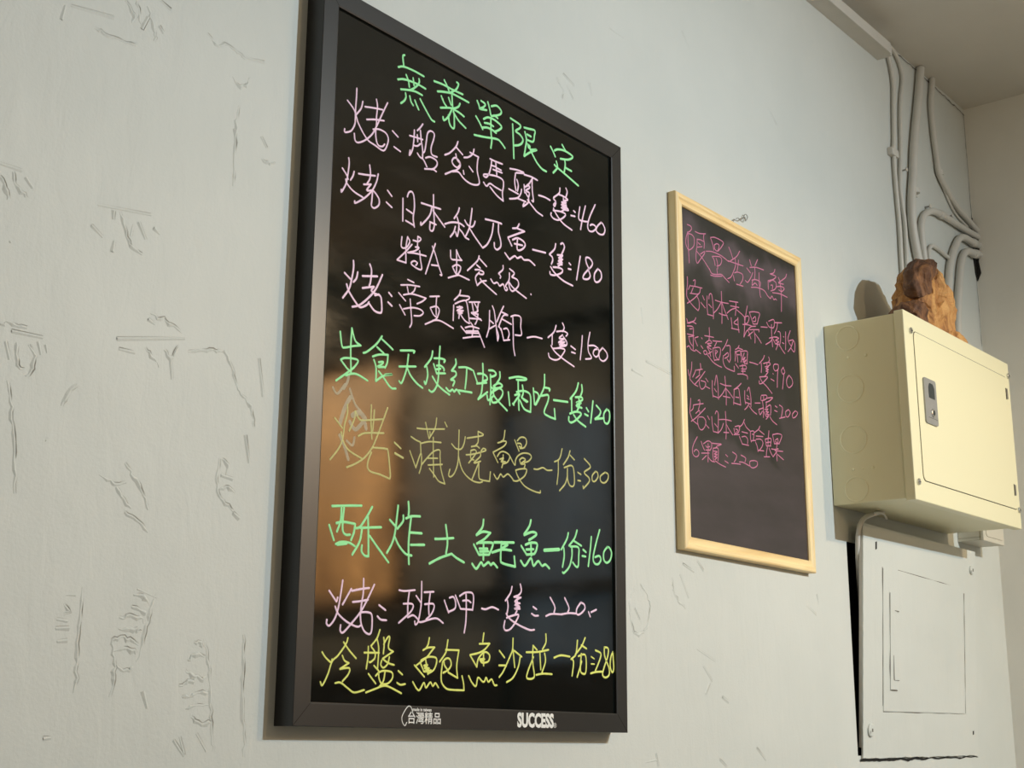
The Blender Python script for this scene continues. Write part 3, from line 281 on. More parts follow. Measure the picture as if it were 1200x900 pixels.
  ('yellow', '222:436 819 490 764 580 712 598 746;223:838 1000 807 925 690 794 599 722 540 577 461 452 428 488;226:771 948 865 861 981 775;225:758 797 796 741 866 716;225:866 716 726 642;225:726 642 876 659 865 591 774 506;225:659 482 747 490 873 428 972 388 1131 422;231:1364 1127 1317 1024 1221 930;231:1317 1024 1352 907 1343 679;229:1178 922 1177 799 1155 666;230:1111 847 1361 858;230:1229 920 1288 864 1292 795 1222 743 1201 747;230:1281 706 1363 651;232:1433 1041 1444 962 1434 852;233:1436 962 1499 1045 1535 1048 1518 926 1601 886;233:1601 886 1422 792;233:1422 792 1526 747 1622 730;232:1538 818 1512 737 1441 689 1396 721 1408 771;229:1193 609 1319 502;231:1315 590 1371 632 1457 655 1589 641 1599 572 1521 509 1420 506 1374 563 1364 621;231:1472 646 1447 536 1378 465;231:1160 394 1322 443 1436 477 1537 475 1762 404;235:1699 665 1771 624;234:1683 525 1743 503 1825 515;241:2242 1086 2221 1007 2191 964;241:2130 930 2215 965 2340 977;240:2340 977 2263 906 2203 851 2021 745;238:1983 744 2164 614;241:2096 805 2218 852 2360 854 2385 799 2333 703 2225 653;240:2180 830 2228 648;240:2152 746 2221 760 2161 716 2254 720 2162 675 2286 696;239:2097 764 2154 675;239:1959 546 2031 468 2085 454 2159 543 2199 483 2275 552 2323 508 2369 546 2426 496;244:2588 1080 2571 996 2549 921 2440 806;245:2548 958 2800 966;246:2800 966 2764 775 2784 624;245:2784 624 2604 684;244:2504 815 2567 854 2632 847 2658 780 2603 715 2508 675;243:2520 815 2537 764 2603 705;243:2496 804 2474 658 2488 555 2578 486 2707 475 2911 477;246:2911 477 2901 560 2869 653;252:3287 1209 3267 1099;252:3199 1069 3405 1084;251:3405 1084 3311 1005 3193 955 3017 919;249:3017 919 3154 777;251:3154 777 3178 869 3244 937 3329 973 3408 934 3383 857 3263 835 3212 870;252:3286 971 3290 799;251:3212 876 3314 886 3246 856;251:2998 659 3066 577 3143 537 3182 645 3268 600 3311 602 3344 651 3388 599 3456 634 3509 566 3561 563;256:3607 1005 3714 923;255:3601 816 3733 822;257:3890 1181 3882 1036 3838 956 3699 753 3609 667;258:3891 1037 3930 807;259:3919 1021 4074 952;258:4046 945 4002 810 3896 673 3763 608;264:4174 1015 4425 1032 4662 1073;262:4322 1111 4314 902 4352 725 4315 679 4223 670 4186 696 4222 786 4332 959;263:4322 1111 4406 1059;266:4604 1281 4604 1167 4529 1072;264:4472 1023 4492 804;265:4576 1023 4596 916 4520 766;264:4389 727 4539 750 4739 752;269:4787 973 4943 1014 5150 1007;273:5332 1239 5311 1103 5280 1031 5180 973;275:5515 1285 5432 1168 5280 1043;275:5422 1179 5545 1139;272:5210 975 5239 924 5203 749;274:5350 1023 5503 1054 5539 962 5525 809 5460 788 5400 838 5422 1062;273:5431 957 5380 849 5322 736;217:5657 1033 5733 1007;217:5656 932 5732 933;278:5762 1127 5897 1087 5854 977 5758 842;277:5644 800 5769 825 5936 838;280:5983 1175 5992 1056 6096 893 6094 797 6009 758 5936 790 5969 887 6067 1060 6079 1169 5983 1181;282:6196 1127 6141 1039 6128 906 6181 837 6214 898 6205 1018 6196 1127'),
]
SMALL_LINES = [
  ('rose', '219:431 5598 541 5598 566 5554 508 5496 432 5454;219:442 5467 381 5347 366 5231 444 5150 547 5193 635 5284 642 5410 570 5452 459 5441;218:442 5457 441 5261 450 5090 459 4914;222:686 5542 836 5548 1028 5597;222:979 5578 956 5498 979 5411 964 5313;221:735 5416 849 5437 962 5437;220:745 5418 728 5290 693 5156 686 5031 730 4981 848 5095 967 5210 980 5265;221:746 5274 899 5326;221:770 5363 844 5347;221:713 5193 850 5137 978 5068 1124 4971;221:843 5176 951 5247;224:1198 5566 1269 5459 1292 5371;226:1199 5577 1356 5621 1629 5612 1574 5512 1439 5390;225:1324 5411 1328 5476 1428 5524 1485 5498 1419 5385 1304 5406;225:1028 5278 1241 5326 1533 5336 1806 5293;224:1226 5238 1291 5192 1323 5096;225:1255 5246 1491 5299 1557 5253 1501 5154 1382 5101;224:1371 5235 1405 5160 1408 5056;224:1125 4982 1197 4918 1352 4937 1529 4983 1645 4949 1789 4902;224:1156 4876 1311 4895 1547 4956;224:1378 5048 1392 4968;229:1825 5570 1899 5483 1953 5391;230:2211 5600 2100 5473 1868 5325;229:1787 5304 2315 5347;228:2035 5413 2047 5298 1978 5173 1868 5027 1744 4959;230:2156 5413 2128 5298 2090 5191;230:1995 5135 2119 5178 2282 5177 2285 5081 2185 4970;228:1950 5070 1984 4983;229:2051 4936 2286 4958;233:2567 5533 2621 5428;235:2867 5613 2761 5470;232:2448 5344 2579 5286;232:2378 5088 2470 5079 2593 5203 2664 5308;235:2566 5386 2801 5448 3080 5471;234:2747 5428 2749 5319 2718 5191;234:2621 5156 2761 5202 2930 5201 2922 5112;233:2653 5164 2624 5059 2734 5130 2816 5107;235:2901 5369 2895 5171 2910 4956 2938 4908;235:2589 5012 2813 5063 3068 5072 3191 5003;238:3191 5003 3297 4974 3367 5035 3428 4984 3496 5012 3539 5000;239:3526 5598 3475 5518 3327 5458;239:3327 5458 3547 5470 3464 5392 3238 5302;237:3238 5302 3235 5135;239:3280 5290 3417 5358 3547 5335 3514 5216 3332 5126;238:3341 5239 3408 5256 3390 5174;241:3647 5473 3718 5401;242:3985 5622 3921 5532 3649 5373;241:3648 5361 3840 5387;241:3540 5261 3744 5318 3866 5304 3758 5221 3647 5227;240:3706 5387 3736 5226 3731 5046 3710 4819;240:3395 5109 3685 5158 3965 5159'),
  ('rose', '216:381 4646 384 4536 349 4376 353 4287 449 4210;217:406 4430 465 4516;218:612 4533 637 4651 571 4624;218:483 4510 631 4537 855 4563;217:565 4500 495 4392;218:458 4373 736 4431 798 4538;217:736 4431 563 4298 357 4173;217:467 4204 574 4160 700 4124;218:700 4124 741 4189 738 4310 677 4376;219:866 4428 918 4369;219:802 4295 938 4231;220:1018 4460 999 4312 1017 4133;221:1072 4422 1096 4510 1164 4532 1195 4421 1211 4219 1203 4095;221:1057 4326 1158 4289;220:1007 4131 1207 4147;224:1283 4452 1476 4463 1732 4499;224:1505 4662 1505 4454 1501 4246 1486 4077;222:1475 4447 1350 4304 1210 4198;224:1515 4457 1604 4333 1712 4202;224:1404 4244 1540 4245 1678 4267;227:1776 4556 2078 4603;227:2007 4586 1998 4468 1969 4335;226:1680 4309 1825 4406 1989 4476;227:1810 4475 1970 4498 2102 4514;228:2027 4454 2186 4417 2285 4387;225:1815 4257 1828 4166 1841 4075;226:1811 4063 2081 4093;227:2057 4313 2057 4166 2078 4045;227:2056 4292 1908 4185 2048 4180;229:2414 4615 2350 4445 2297 4273 2276 4131 2246 3998;229:2285 4387 2315 4246;229:2284 4376 2431 4432 2458 4385 2400 4297 2316 4257;229:2222 4227 2418 4264 2563 4270;231:2479 4518 2553 4407 2608 4323;232:2489 4520 2669 4568 2858 4580 2807 4466 2757 4357;231:2595 4417 2693 4482 2697 4397 2612 4378;232:2608 4323 2757 4357;229:2246 3998 2390 4157 2502 4023;230:2402 4054 2575 4167;230:2390 4157 2520 4250 2689 4299;231:2453 4182 2812 4263;232:2812 4263 2808 4219;231:2620 4209 2652 4088 2643 3974;232:2657 4153 2777 4094 2876 4025;234:2891 4334 3128 4377;235:3115 4472 3205 4405 3357 4418;236:3193 4511 3393 4585 3405 4473 3357 4418;236:3297 4470 3289 4250 3304 4047;238:3433 4539 3701 4595;237:3532 4545 3488 4426 3392 4317;236:3187 4184 3364 4245 3497 4274;235:3046 4035 3225 4128 3318 4213;236:3338 4196 3419 4126;238:3529 4391 3617 4389 3627 4259 3570 4116;237:3408 4255 3562 4267 3424 4193 3556 4200 3441 4131 3529 4139;236:3530 4150 3431 4020;238:3552 4155 3655 4079 3770 4016;239:3744 4340 3766 4334;238:3688 4207 3754 4205;239:3839 4449 3829 4292 3807 4100;240:4028 4514 3923 4346 3960 4266 4045 4218;240:3964 4305 4126 4358 4098 4296 4019 4179 3898 4081;241:4126 4358 4188 4293 4150 4129 4019 4179'),
  ('rose', '215:324 3896 375 3828 504 3878 622 3875;216:619 3979 560 3911 338 3820;215:336 3770 517 3791 518 3642;215:406 3736 497 3757;215:328 3630 546 3648 362 3588;215:522 3713 513 3542 505 3401;214:379 3572 411 3500 481 3456;216:562 3612 674 3657;216:561 3592 646 3491;214:307 3398 372 3432 441 3388 549 3381 587 3414;216:587 3414 741 3377;217:785 3666 806 3651;217:758 3520 820 3484;219:1050 3902 1052 3781 1026 3664;219:890 3724 1050 3745 1183 3759;219:910 3598 1046 3678 1119 3643 966 3600 1097 3588 963 3549 1093 3527;218:963 3539 1034 3474 1067 3400;217:836 3432 903 3466 956 3427 880 3391 836 3432;219:955 3407 1027 3372 1136 3314 1286 3285 1428 3278;219:993 3425 1110 3490;221:1160 3693 1313 3716 1458 3743;220:1283 3689 1211 3603;219:1151 3549 1162 3431 1195 3347;220:1151 3560 1383 3619 1395 3510 1330 3385;220:1226 3545 1238 3436 1311 3391;220:1264 3543 1301 3531 1241 3477;220:1196 3357 1350 3399;223:1667 3824 1581 3703 1467 3586;223:1620 3701 1739 3726 1740 3603 1743 3501 1698 3420;223:1698 3420 1624 3466;222:1530 3508 1651 3584 1667 3526 1546 3460;222:1500 3501 1484 3396 1555 3309 1709 3289 1865 3290;224:1865 3290 1862 3382;226:2060 3801 2017 3750 1924 3699;226:2017 3750 2177 3753;225:1912 3665 1914 3562 1899 3487;225:1950 3653 1985 3577 1998 3487;226:1931 3659 2094 3714 2108 3624;225:1967 3615 2069 3636;227:2114 3708 2339 3756 2341 3652 2321 3522;226:2132 3681 2133 3556 2109 3510;227:2234 3702 2163 3562 2269 3637 2180 3524 2306 3592 2220 3512 2332 3524;225:1915 3439 2010 3381;226:2053 3426 2257 3478 2283 3421 2110 3386;226:2157 3478 2165 3314;226:1972 3265 2144 3299 2305 3300 2320 3241;226:2107 3344 2250 3372;229:2417 3573 2571 3584 2716 3587;232:2975 3811 2915 3729 2770 3619;231:2845 3640 2849 3556 2831 3462;233:3134 3817 3162 3769 3126 3719;233:2930 3652 3125 3714 3187 3689 3098 3638;232:2979 3603 3118 3632 3007 3567 3114 3578 3003 3523 3089 3530 3031 3476;233:3059 3684 3057 3534;231:2761 3369 2859 3293 3001 3247 3205 3148;231:2761 3369 3059 3428 2945 3331 2857 3272 2750 3241 2744 3292;232:2953 3418 3031 3470;234:3270 3534 3285 3528;233:3185 3415 3301 3401;235:3472 3747 3340 3720 3301 3648 3373 3603 3486 3663 3493 3741;235:3475 3661 3440 3503 3415 3300;237:3689 3737 3605 3655 3655 3600 3736 3649 3688 3726;236:3701 3620 3667 3494 3617 3306;238:3900 3627 3803 3531 3793 3432 3877 3383 4020 3475 4006 3571 3900 3627'),
  ('rose', '213:447 3168 432 3052 381 2924 369 2863;213:323 3010 345 2917;213:369 2863 500 2801 616 2784;214:568 3059 528 2993 461 2911;216:721 3199 734 3103;215:595 3060 781 3112;215:697 3085 674 3012;215:560 2911 692 2996;215:862 3089 765 3000 650 2899 517 2795;215:668 2902 681 2807 742 2759 846 2819 869 2902 723 2903;217:883 2974 954 2928;216:884 2831 1003 2819;217:1097 2976 1087 2825 1107 2690;219:1168 2910 1213 3039 1245 3095 1275 2961 1283 2802 1285 2683;218:1154 2848 1227 2802;218:1118 2711 1268 2709;221:1361 2977 1533 2975 1728 3003;221:1524 3135 1542 2972 1550 2802 1539 2629;220:1529 2919 1426 2809 1306 2717;221:1549 2923 1661 2873 1773 2803;221:1442 2767 1674 2785;224:2081 3117 1986 3047 1822 2954;222:1833 2967 1813 2821 1794 2685;224:1863 2972 1983 3005 2015 2899 2042 2720;223:1872 2832 1981 2842;223:1806 2718 2042 2720;225:2202 3006 2192 2870 2215 2772;226:2294 3023 2360 3098 2394 3011 2415 2891 2405 2755;226:2277 2938 2336 2918;226:2273 2885 2354 2880;226:2207 2801 2388 2803;225:2326 2782 2261 2719 2177 2662;227:2344 2754 2461 2692 2600 2655;228:2554 2849 2742 2883;230:2796 3034 2987 3070 2981 3006 2788 2939 2784 3011;230:2879 3029 2883 2956;229:2830 2946 2851 2825 2846 2636;231:2982 3016 3219 3071 3085 2982 2955 2938;230:2975 2931 2968 2845;229:2670 2750 2861 2816;228:2689 2733 2725 2667 2814 2745;231:2946 2831 3121 2915 3133 2812 3105 2723;230:2901 2792 3029 2825 2940 2757 3046 2775 2957 2718 3063 2726;230:2876 2745 2954 2675 3040 2701;230:3017 2676 2939 2620;231:3081 2698 3181 2631 3337 2589;233:3303 2932 3377 2919;233:3274 2842 3370 2838;234:3468 2978 3575 2954 3567 2868 3513 2752;234:3446 2724 3668 2789;236:3815 2955 3700 2891 3714 2808 3803 2823 3877 2912 3815 2955;238:4084 2981 3964 2895 3980 2827 4096 2874 4171 2953 4084 2981'),
  ('rose', '212:378 2530 363 2421 339 2301 379 2222;212:338 2291 412 2179 570 2129 588 2123;212:461 2429 440 2367 366 2316;213:453 2433 608 2475 773 2515;214:611 2534 658 2557 663 2485 611 2379;213:526 2305 638 2374 654 2328;213:834 2448 691 2344 522 2227 375 2144;213:595 2240 573 2168 621 2070 711 2056 806 2130 839 2224 760 2278 614 2258;215:900 2327 961 2274;215:844 2166 934 2123;216:1039 2337 1050 2211 1079 2088;217:1155 2406 1205 2465 1259 2425 1250 2274 1228 2083;217:1125 2234 1216 2190;216:1079 2088 1229 2093;218:1228 2083 1347 2172 1420 2284;219:1281 2329 1492 2366 1695 2376;219:1502 2507 1510 2339 1508 2169 1489 2027;220:1525 2282 1616 2207 1726 2136;219:1420 2130 1593 2153;221:1774 2259 1806 2164;222:1815 2296 1974 2333 1926 2214 1806 2174;221:1832 2258 1909 2251 1868 2214;221:1766 2147 1953 2178;223:2153 2480 2076 2380 1953 2309;224:2139 2421 2213 2352 2350 2304;223:2046 2244 2246 2251;223:2040 2152 2161 2181 2237 2143 2231 2061;222:1951 2147 2014 2067 2050 2022;223:2050 2027 2269 2037;225:2350 2304 2342 2201 2365 2113;225:2370 2307 2472 2324 2466 2241 2439 2155;225:2407 2262 2468 2262;225:2357 2132 2521 2168;227:2697 2449 2640 2383 2470 2293;228:2660 2376 2842 2328;227:2548 2250 2796 2280;227:2543 2192 2709 2219 2787 2170 2739 2080 2630 2001;226:2519 2137 2574 2064 2597 1976;227:2589 2000 2806 2023;230:3026 2421 2994 2286;228:2876 2246 2908 2127;229:2876 2246 3089 2291 3056 2150;229:2913 2190 3062 2224;229:2908 2127 3077 2154;229:2983 2274 2971 2137;228:2948 2113 2910 2024 2892 1939;228:2807 1916 3018 1947;229:3010 2102 3066 2027 3145 1967;231:3158 2365 3210 2227;232:3159 2375 3355 2423 3505 2421 3452 2318 3381 2243;231:3257 2287 3347 2332 3339 2247 3256 2265;231:3209 2216 3403 2247;231:3316 2233 3287 2145;230:3094 2104 3221 2114 3351 2144;231:3219 2093 3521 2123;230:3282 2081 3145 1967;231:3280 2060 3288 1916;232:3320 2035 3529 1972'),
  ('rose', '211:549 1909 435 1776 385 1673 407 1591 494 1566 577 1607 580 1665 501 1691 436 1643;213:672 1852 713 1782 773 1719;214:743 1825 893 1897 1001 1876 997 1797 938 1739;214:814 1807 849 1784 942 1808;214:890 1848 893 1752;214:810 1729 939 1749;216:1020 1879 1169 1892 1329 1908 1186 1856;213:669 1655 917 1693;213:884 1750 876 1614 871 1536;213:690 1548 822 1635;214:876 1624 983 1572 1093 1569;215:1051 1786 1035 1677 1057 1583;216:1052 1796 1211 1821 1213 1704 1198 1604;215:1068 1750 1179 1757 1083 1704 1176 1708 1080 1654 1173 1659 1096 1608;216:1113 1591 1260 1555 1446 1533;216:1166 1843 1127 1808;218:1461 1751 1526 1727;218:1425 1638 1537 1615;220:1696 1832 1828 1798 1804 1724 1742 1665;220:1653 1627 1798 1644 1955 1657;222:1986 1822 2142 1795 2116 1721;222:1918 1691 2056 1702 2271 1673;224:2461 1797 2298 1758 2292 1676 2390 1655 2536 1712 2552 1785 2461 1797'),
]
MARKS = '8389 7784 8511 7665 8503 7524;8535 7847 8587 7662 8615 7553;8688 7844 8784 7606 8832 7487 8775 7464;8834 7977 8998 7906;8699 7709 8634 7544;8857 7671 8921 7593;9532 7843 9663 7770 9831 7819 10050 7778 10140 7751;10138 7776 10403 7825;9939 7462 9996 7375 10115 7420 10195 7560;10045 7140 10010 6663 10021 6138;8241 5366 8909 5439;8438 5355 8453 5248;8509 5360 8594 5209 8662 5036;8472 5022 8445 4914;8662 5036 8757 4998 8833 4971;8769 5323 8863 5156;8699 5271 8666 5133;8174 5120 8324 5006;8957 5313 9057 5237;7089 5446 7343 5443;7102 5315 7174 5218 7219 5077;7224 5414 7295 5271 7405 5193;7386 5399 7484 5315;7664 7406 7645 7234;7732 7428 8261 7525;8026 7293 8428 7289 8612 7340;7271 4697 7283 4671;10413 6872 10509 6741;10429 6588 10541 6571 10651 6625;7246 3834 7311 3863 7529 3869;7373 3791 7721 3795;7322 3679 7384 3521;7444 3705 7454 3535 7532 3437;7570 3704 7652 3576 7577 3354;7667 3754 7710 3632;7758 3745 7799 3651;8584 3990 9460 4183;8992 4342 9260 4298 9419 4225;8960 4281 9075 4244;8628 3886 8814 3889;8948 3955 9065 3870 9154 3788;9206 3994 9295 3911 9392 4059;9287 3916 9305 3667;9509 4042 9900 4135 10066 4094 10218 3778;10218 3778 10439 3588 10486 3365;7375 3292 7478 2860 7568 2235;8495 2537 8673 2462 8811 2487;8709 2443 8788 2336 8902 2232;8795 2686 8989 2481 9122 2244;10018 2935 10013 2587 10172 2418 10263 2382;10059 2935 10164 2861 10111 2742;10050 2750 10214 2725;10041 2590 10159 2622 10263 2588;10367 3248 10436 2933;8151 3398 8045 3276 7990 3163;7845 2794 7854 2767;10524 4172 10614 3720;9005 1368 9111 1362 9233 1269;8979 1251 9086 1230 9179 1172;8851 1123 9022 1154 9167 1097;8843 1010 8996 1030 9148 981;8767 893 8866 932 9006 911 9115 853;8809 797 8944 823 9092 795;9281 1389 9202 1107 9095 660;9036 1422 9291 1360;8783 900 8832 594 8795 344;8818 677 8927 597 9062 644;9932 972 10032 634 10078 223 10133 -200;9803 921 9877 939 9928 867;9740 741 9849 805 9973 774;9711 624 9903 565 10023 590;9648 471 9829 540 9900 600;9692 362 9877 395 10034 427;9738 241 9885 278 10054 296;9818 156 9934 105 10086 106;9904 -11 10029 -185;9684 -40 9772 -240;9613 -68 9772 -245;8391 1392 8383 797 8380 579 8389 363;8209 1309 8306 1311;8178 1224 8275 1154 8192 1137;8128 1070 8257 1065;8121 975 8263 991;8147 854 8248 867;9192 408 9240 240;10479 1045 10510 408 10577 -249;8834 2195 8981 2124 9132 2022;10256 2365 10350 2306;8074 -64 8166 -52;16258 9871 16441 9701 16380 9535;16444 9991 16744 9910;16532 9831 16679 9644;17131 10105 17221 9892;17759 11313 18150 11307;20004 12184 20277 11904;23153 11837 23475 11592;19472 2462 19727 2098;19233 2397 19288 2133 19632 1924;18163 2178 18015 1868 18140 1485 18453 1553 18586 1942 18321 2234;19926 1321 20488 1132;20103 1059 20353 834;19566 2643 19907 2545;20005 2729 20192 2593;24192 2498 24261 2294;23774 2261 24151 2120;18378 -418 18689 -389;18654 -297 18724 -485;20524 -404 20740 -517;21738 -235 22033 -432;20289 796 20146 605;18152 1834 18301 1673;20678 580 20855 515;18614 5804 19634 5712;18199 5579 18522 5550;18522 6688 18570 6412'
PIPES = {"P1": [0.0098, [[3.0807, -0.0118, 1.5607], [3.073, -0.0118, 1.5354], [3.0526, -0.0118, 1.4723], [3.0221, -0.0118, 1.3849], [3.0019, -0.0118, 1.32], [2.989, -0.0118, 1.2606], [2.9746, -0.0118, 1.2099], [2.9664, -0.0118, 1.1699], [2.9647, -0.0118, 1.124], [2.9774, -0.0118, 1.07], [2.9947, -0.0118, 1.0296], [3.0192, -0.0118, 0.9746], [3.047, -0.0118, 0.91], [3.071, -0.0118, 0.8788]]], "cabA": [0.0048, [[2.8945, -0.0068, 1.5289], [2.9027, -0.0068, 1.5213], [2.9132, -0.0068, 1.4975], [2.9199, -0.0068, 1.4571], [2.9124, -0.0068, 1.3967], [2.9039, -0.0068, 1.3242], [2.8974, -0.0068, 1.2865], [2.8958, -0.0068, 1.2321], [2.8981, -0.0068, 1.1773], [2.9019, -0.0068, 1.1112], [2.8996, -0.0068, 1.0359], [2.8995, -0.0068, 0.9462], [2.9004, -0.0068, 0.8932]]], "cabB": [0.0045, [[2.8978, -0.0065, 1.5476], [2.9174, -0.0065, 1.5532], [2.9448, -0.0065, 1.5468], [2.9689, -0.0065, 1.5256], [2.9775, -0.0065, 1.494], [2.9596, -0.0065, 1.4397], [2.9484, -0.0065, 1.382], [2.9407, -0.0065, 1.3158], [2.9225, -0.0065, 1.2117], [2.9285, -0.0065, 1.1599], [2.9341, -0.0065, 1.1205], [2.9316, -0.0065, 1.0445], [2.9217, -0.0065, 0.9517], [2.9195, -0.0065, 0.8937]]], "P3": [0.0072, [[3.1586, -0.0092, 1.5642], [3.1503, -0.0092, 1.5316], [3.1378, -0.0092, 1.4886], [3.1385, -0.0092, 1.4329], [3.1422, -0.0092, 1.3941], [3.1497, -0.0092, 1.3479], [3.1545, -0.0092, 1.3164], [3.1843, -0.0092, 1.2928], [3.2304, -0.0092, 1.2693], [3.2709, -0.0092, 1.2548], [3.3189, -0.0092, 1.2465], [3.3729, -0.0092, 1.2349], [3.4065, -0.0092, 1.2308]]], "cabC": [0.003, [[3.1502, -0.004, 1.3384], [3.1712, -0.004, 1.3098], [3.1931, -0.004, 1.2858], [3.2208, -0.004, 1.2632], [3.2448, -0.004, 1.2482], [3.2805, -0.004, 1.2365], [3.3345, -0.004, 1.2296]]], "P4": [0.008, [[3.0305, -0.01, 1.0167], [3.024, -0.01, 1.0645], [3.0192, -0.01, 1.1088], [3.0232, -0.01, 1.1475], [3.0478, -0.01, 1.1778], [3.0964, -0.01, 1.1995], [3.1486, -0.01, 1.2063], [3.2226, -0.01, 1.2094], [3.2933, -0.01, 1.2109], [3.361, -0.01, 1.2144], [3.4017, -0.01, 1.2178]]], "P5": [0.0048, [[3.0657, -0.0068, 1.0347], [3.0625, -0.0068, 1.0734], [3.0632, -0.0068, 1.0924], [3.0783, -0.0068, 1.1081], [3.0941, -0.0068, 1.1124], [3.1295, -0.0068, 1.1125], [3.1699, -0.0068, 1.1085], [3.2059, -0.0068, 1.1052]]], "P6": [0.0088, [[3.4126, -0.0108, 1.1967], [3.3482, -0.0108, 1.1892], [3.2866, -0.0108, 1.1866], [3.2514, -0.0108, 1.1734], [3.2156, -0.0108, 1.1395], [3.1874, -0.0108, 1.1016], [3.1703, -0.0108, 1.065], [3.1547, -0.0108, 1.0081], [3.1507, -0.0108, 0.9442], [3.1581, -0.0108, 0.8731]]], "P7": [0.0092, [[3.4128, -0.0112, 1.1751], [3.3531, -0.0112, 1.1624], [3.3014, -0.0112, 1.1551], [3.2705, -0.0112, 1.1368], [3.2481, -0.0112, 1.1046], [3.2322, -0.0112, 1.0636], [3.2144, -0.0112, 1.012], [3.2, -0.0112, 0.9555], [3.1935, -0.0112, 0.9015], [3.2036, -0.0112, 0.8723]]], "cabD": [0.0046, [[2.6672, -0.04, 0.4361], [2.6339, -0.04, 0.4253], [2.6002, -0.037, 0.4165], [2.5711, -0.032, 0.4051], [2.5604, -0.026, 0.3845], [2.5676, -0.018, 0.3528], [2.5864, -0.008, 0.3057], [2.6134, 0.004, 0.2589], [2.6403, 0.016, 0.2116], [2.6677, 0.03, 0.1637]]], "hook": [0.0022, [[2.5836, -0.05, 0.4166], [2.6112, -0.05, 0.4199], [2.6266, -0.05, 0.4184], [2.6374, -0.05, 0.4112]]], "cabE": [0.004, [[2.6392, 0.02, 0.346], [2.6139, 0.02, 0.3267], [2.5969, 0.02, 0.3118]]]}

# ================================================================== SETTING
# main wall, with the old recessed box opening behind the metal cover
HX0, HX1, HZ0, HZ1 = 2.557, 3.10, -.040, .362
bm = bmesh.new()
X0, X1, Z0, Z1 = -2.2, 3.382, -H, 1.564
xs = [X0, HX0, HX1, X1]; zs = [Z0, HZ0, HZ1, Z1]
g = [[bm.verts.new((x, 0, z + H)) for z in zs] for x in xs]
for i in range(3):
    for j in range(3):
        if i == 1 and j == 1: continue
        bm.faces.new((g[i][j], g[i+1][j], g[i+1][j+1], g[i][j+1]))
# back thickness of the wall
b0 = [bm.verts.new((x, .15, z + H)) for x, z in ((X0, Z0), (X1, Z0), (X1, Z1), (X0, Z1))]
bm.faces.new(b0)
wall = obj('wall_back', bm, M_WALL); tag(wall, kind='structure')
for f_ in wall.data.polygons: pass
if wall.data.polygons[0].normal.y > 0: wall.data.flip_normals()
bm = bmesh.new()     # cavity
c = [(HX0, HZ0), (HX1, HZ0), (HX1, HZ1), (HX0, HZ1)]
f0 = [bm.verts.new((x, 0, z + H)) for x, z in c]; f1 = [bm.verts.new((x, .10, z + H)) for x, z in c]
bm.faces.new(f1)
for i in range(4): j = (i+1) % 4; bm.faces.new((f0[i], f0[j], f1[j], f1[i]))
obj('recessed_cavity', bm, M_HOLE, wall)

def plaster_marks():
    bm = bmesh.new(); bd = bmesh.new()
    for st in MARKS.split(';'):
        v = list(map(int, st.split())); P = [Vector((v[i]/1e4, 0, v[i+1]/1e4 + H)) for i in range(0, len(v), 2)]
        S = catmull(P, 8)
        Q = [S[0]]
        for s in S[1:]:
            if (s-Q[-1]).length > .0028: Q.append(s + Vector((noise.noise(s*150), 0, noise.noise(s*150+Vector((9, 9, 9)))))*.0030)
        if len(Q) < 2: Q.append(Q[0]+Vector((.003, 0, -.004)))
        n = len(Q); rows = []; rd = []
        for i, q in enumerate(Q):
            q = q + Vector((noise.noise(q*420), 0, noise.noise(q*420+Vector((5, 5, 5)))))*.0016
            t = (Q[min(i+1, n-1)]-Q[max(i-1, 0)]).normalized(); nr = Vector((-t.z, 0, t.x))
            e = math.sin(math.pi*(i+.5)/n)**.5
            k = e*max(.15, .62+.95*noise.noise(q*130))
            rows.append([bm.verts.new(q + nr*s*.0026*k + Vector((0, -hh*k, 0))) for s, hh in ((-1.8, -.0002), (-.2, .0013), (.35, .0011), (.9, -.0002))])
            kd = max(0, e*(.12+1.0*noise.noise(q*75+Vector((3, 1, 7)))))
            o_ = q + nr*.0021
            rd.append([bd.verts.new(o_ + nr*s*.0010*kd + Vector((0, -.00045, 0))) for s in (-1, 1)])
        for a, b in zip(rows, rows[1:]):
            for k in range(3): bm.faces.new((a[k], a[k+1], b[k+1], b[k]))
        for a, b in zip(rd, rd[1:]): bd.faces.new((a[0], a[1], b[1], b[0]))
    o = obj('plaster_ridges', bm, M_WALL, wall); o['kind'] = 'stuff'
    o = obj('plaster_cracks', bd, M_FINE, wall); o['kind'] = 'stuff'
plaster_marks()

# end wall, ceiling, floor and the rest of the room
def slab(name, x0, x1, y0, y1, z0, z1, m):
    bm = bmesh.new(); box(bm, x0, x1, y0, y1, z0 + H, z1 + H); return tag(obj(name, bm, m), kind='structure')
wall_end = slab('wall_right', 3.382, 3.50, -4.2, .15, -H, 1.564, M_END)
slab('ceiling', -2.2, 3.5, -4.2, .15, 1.564, 1.66, M_CEIL)
slab('floor', -2.2, 3.5, -4.2, .15, -H-.06, -H, M_FLOOR)

# ragged crack where wall meets ceiling and end wall
bm = bmesh.new()
def crack(P, wd, axis):
    rows = []
    for i, q in enumerate(P):
        k = wd*(.25+.9*abs(noise.noise(q*37)))
        d = Vector((0, 0, 1)) if axis == 'z' else Vector((1, 0, 0))
        off = d*noise.noise(q*61)*wd
        rows.append([bm.verts.new(q-d*k+off), bm.verts.new(q+d*k*.5+off)])
    for a, b in zip(rows, rows[1:]): bm.faces.new((a[0], a[1], b[1], b[0]))
crack([Vector((2.97+.41*i/46, -.0012, 1.559+H-.018*max(0, (i-8)/38)**2*.6)) for i in range(47)], .0042, 'z')
crack([Vector((3.376, -.0012, 1.55+H-.62*i/60)) for i in range(61)], .0028, 'x')
tag(obj('ceiling_crack', bm, M_DIRT, wall), None)

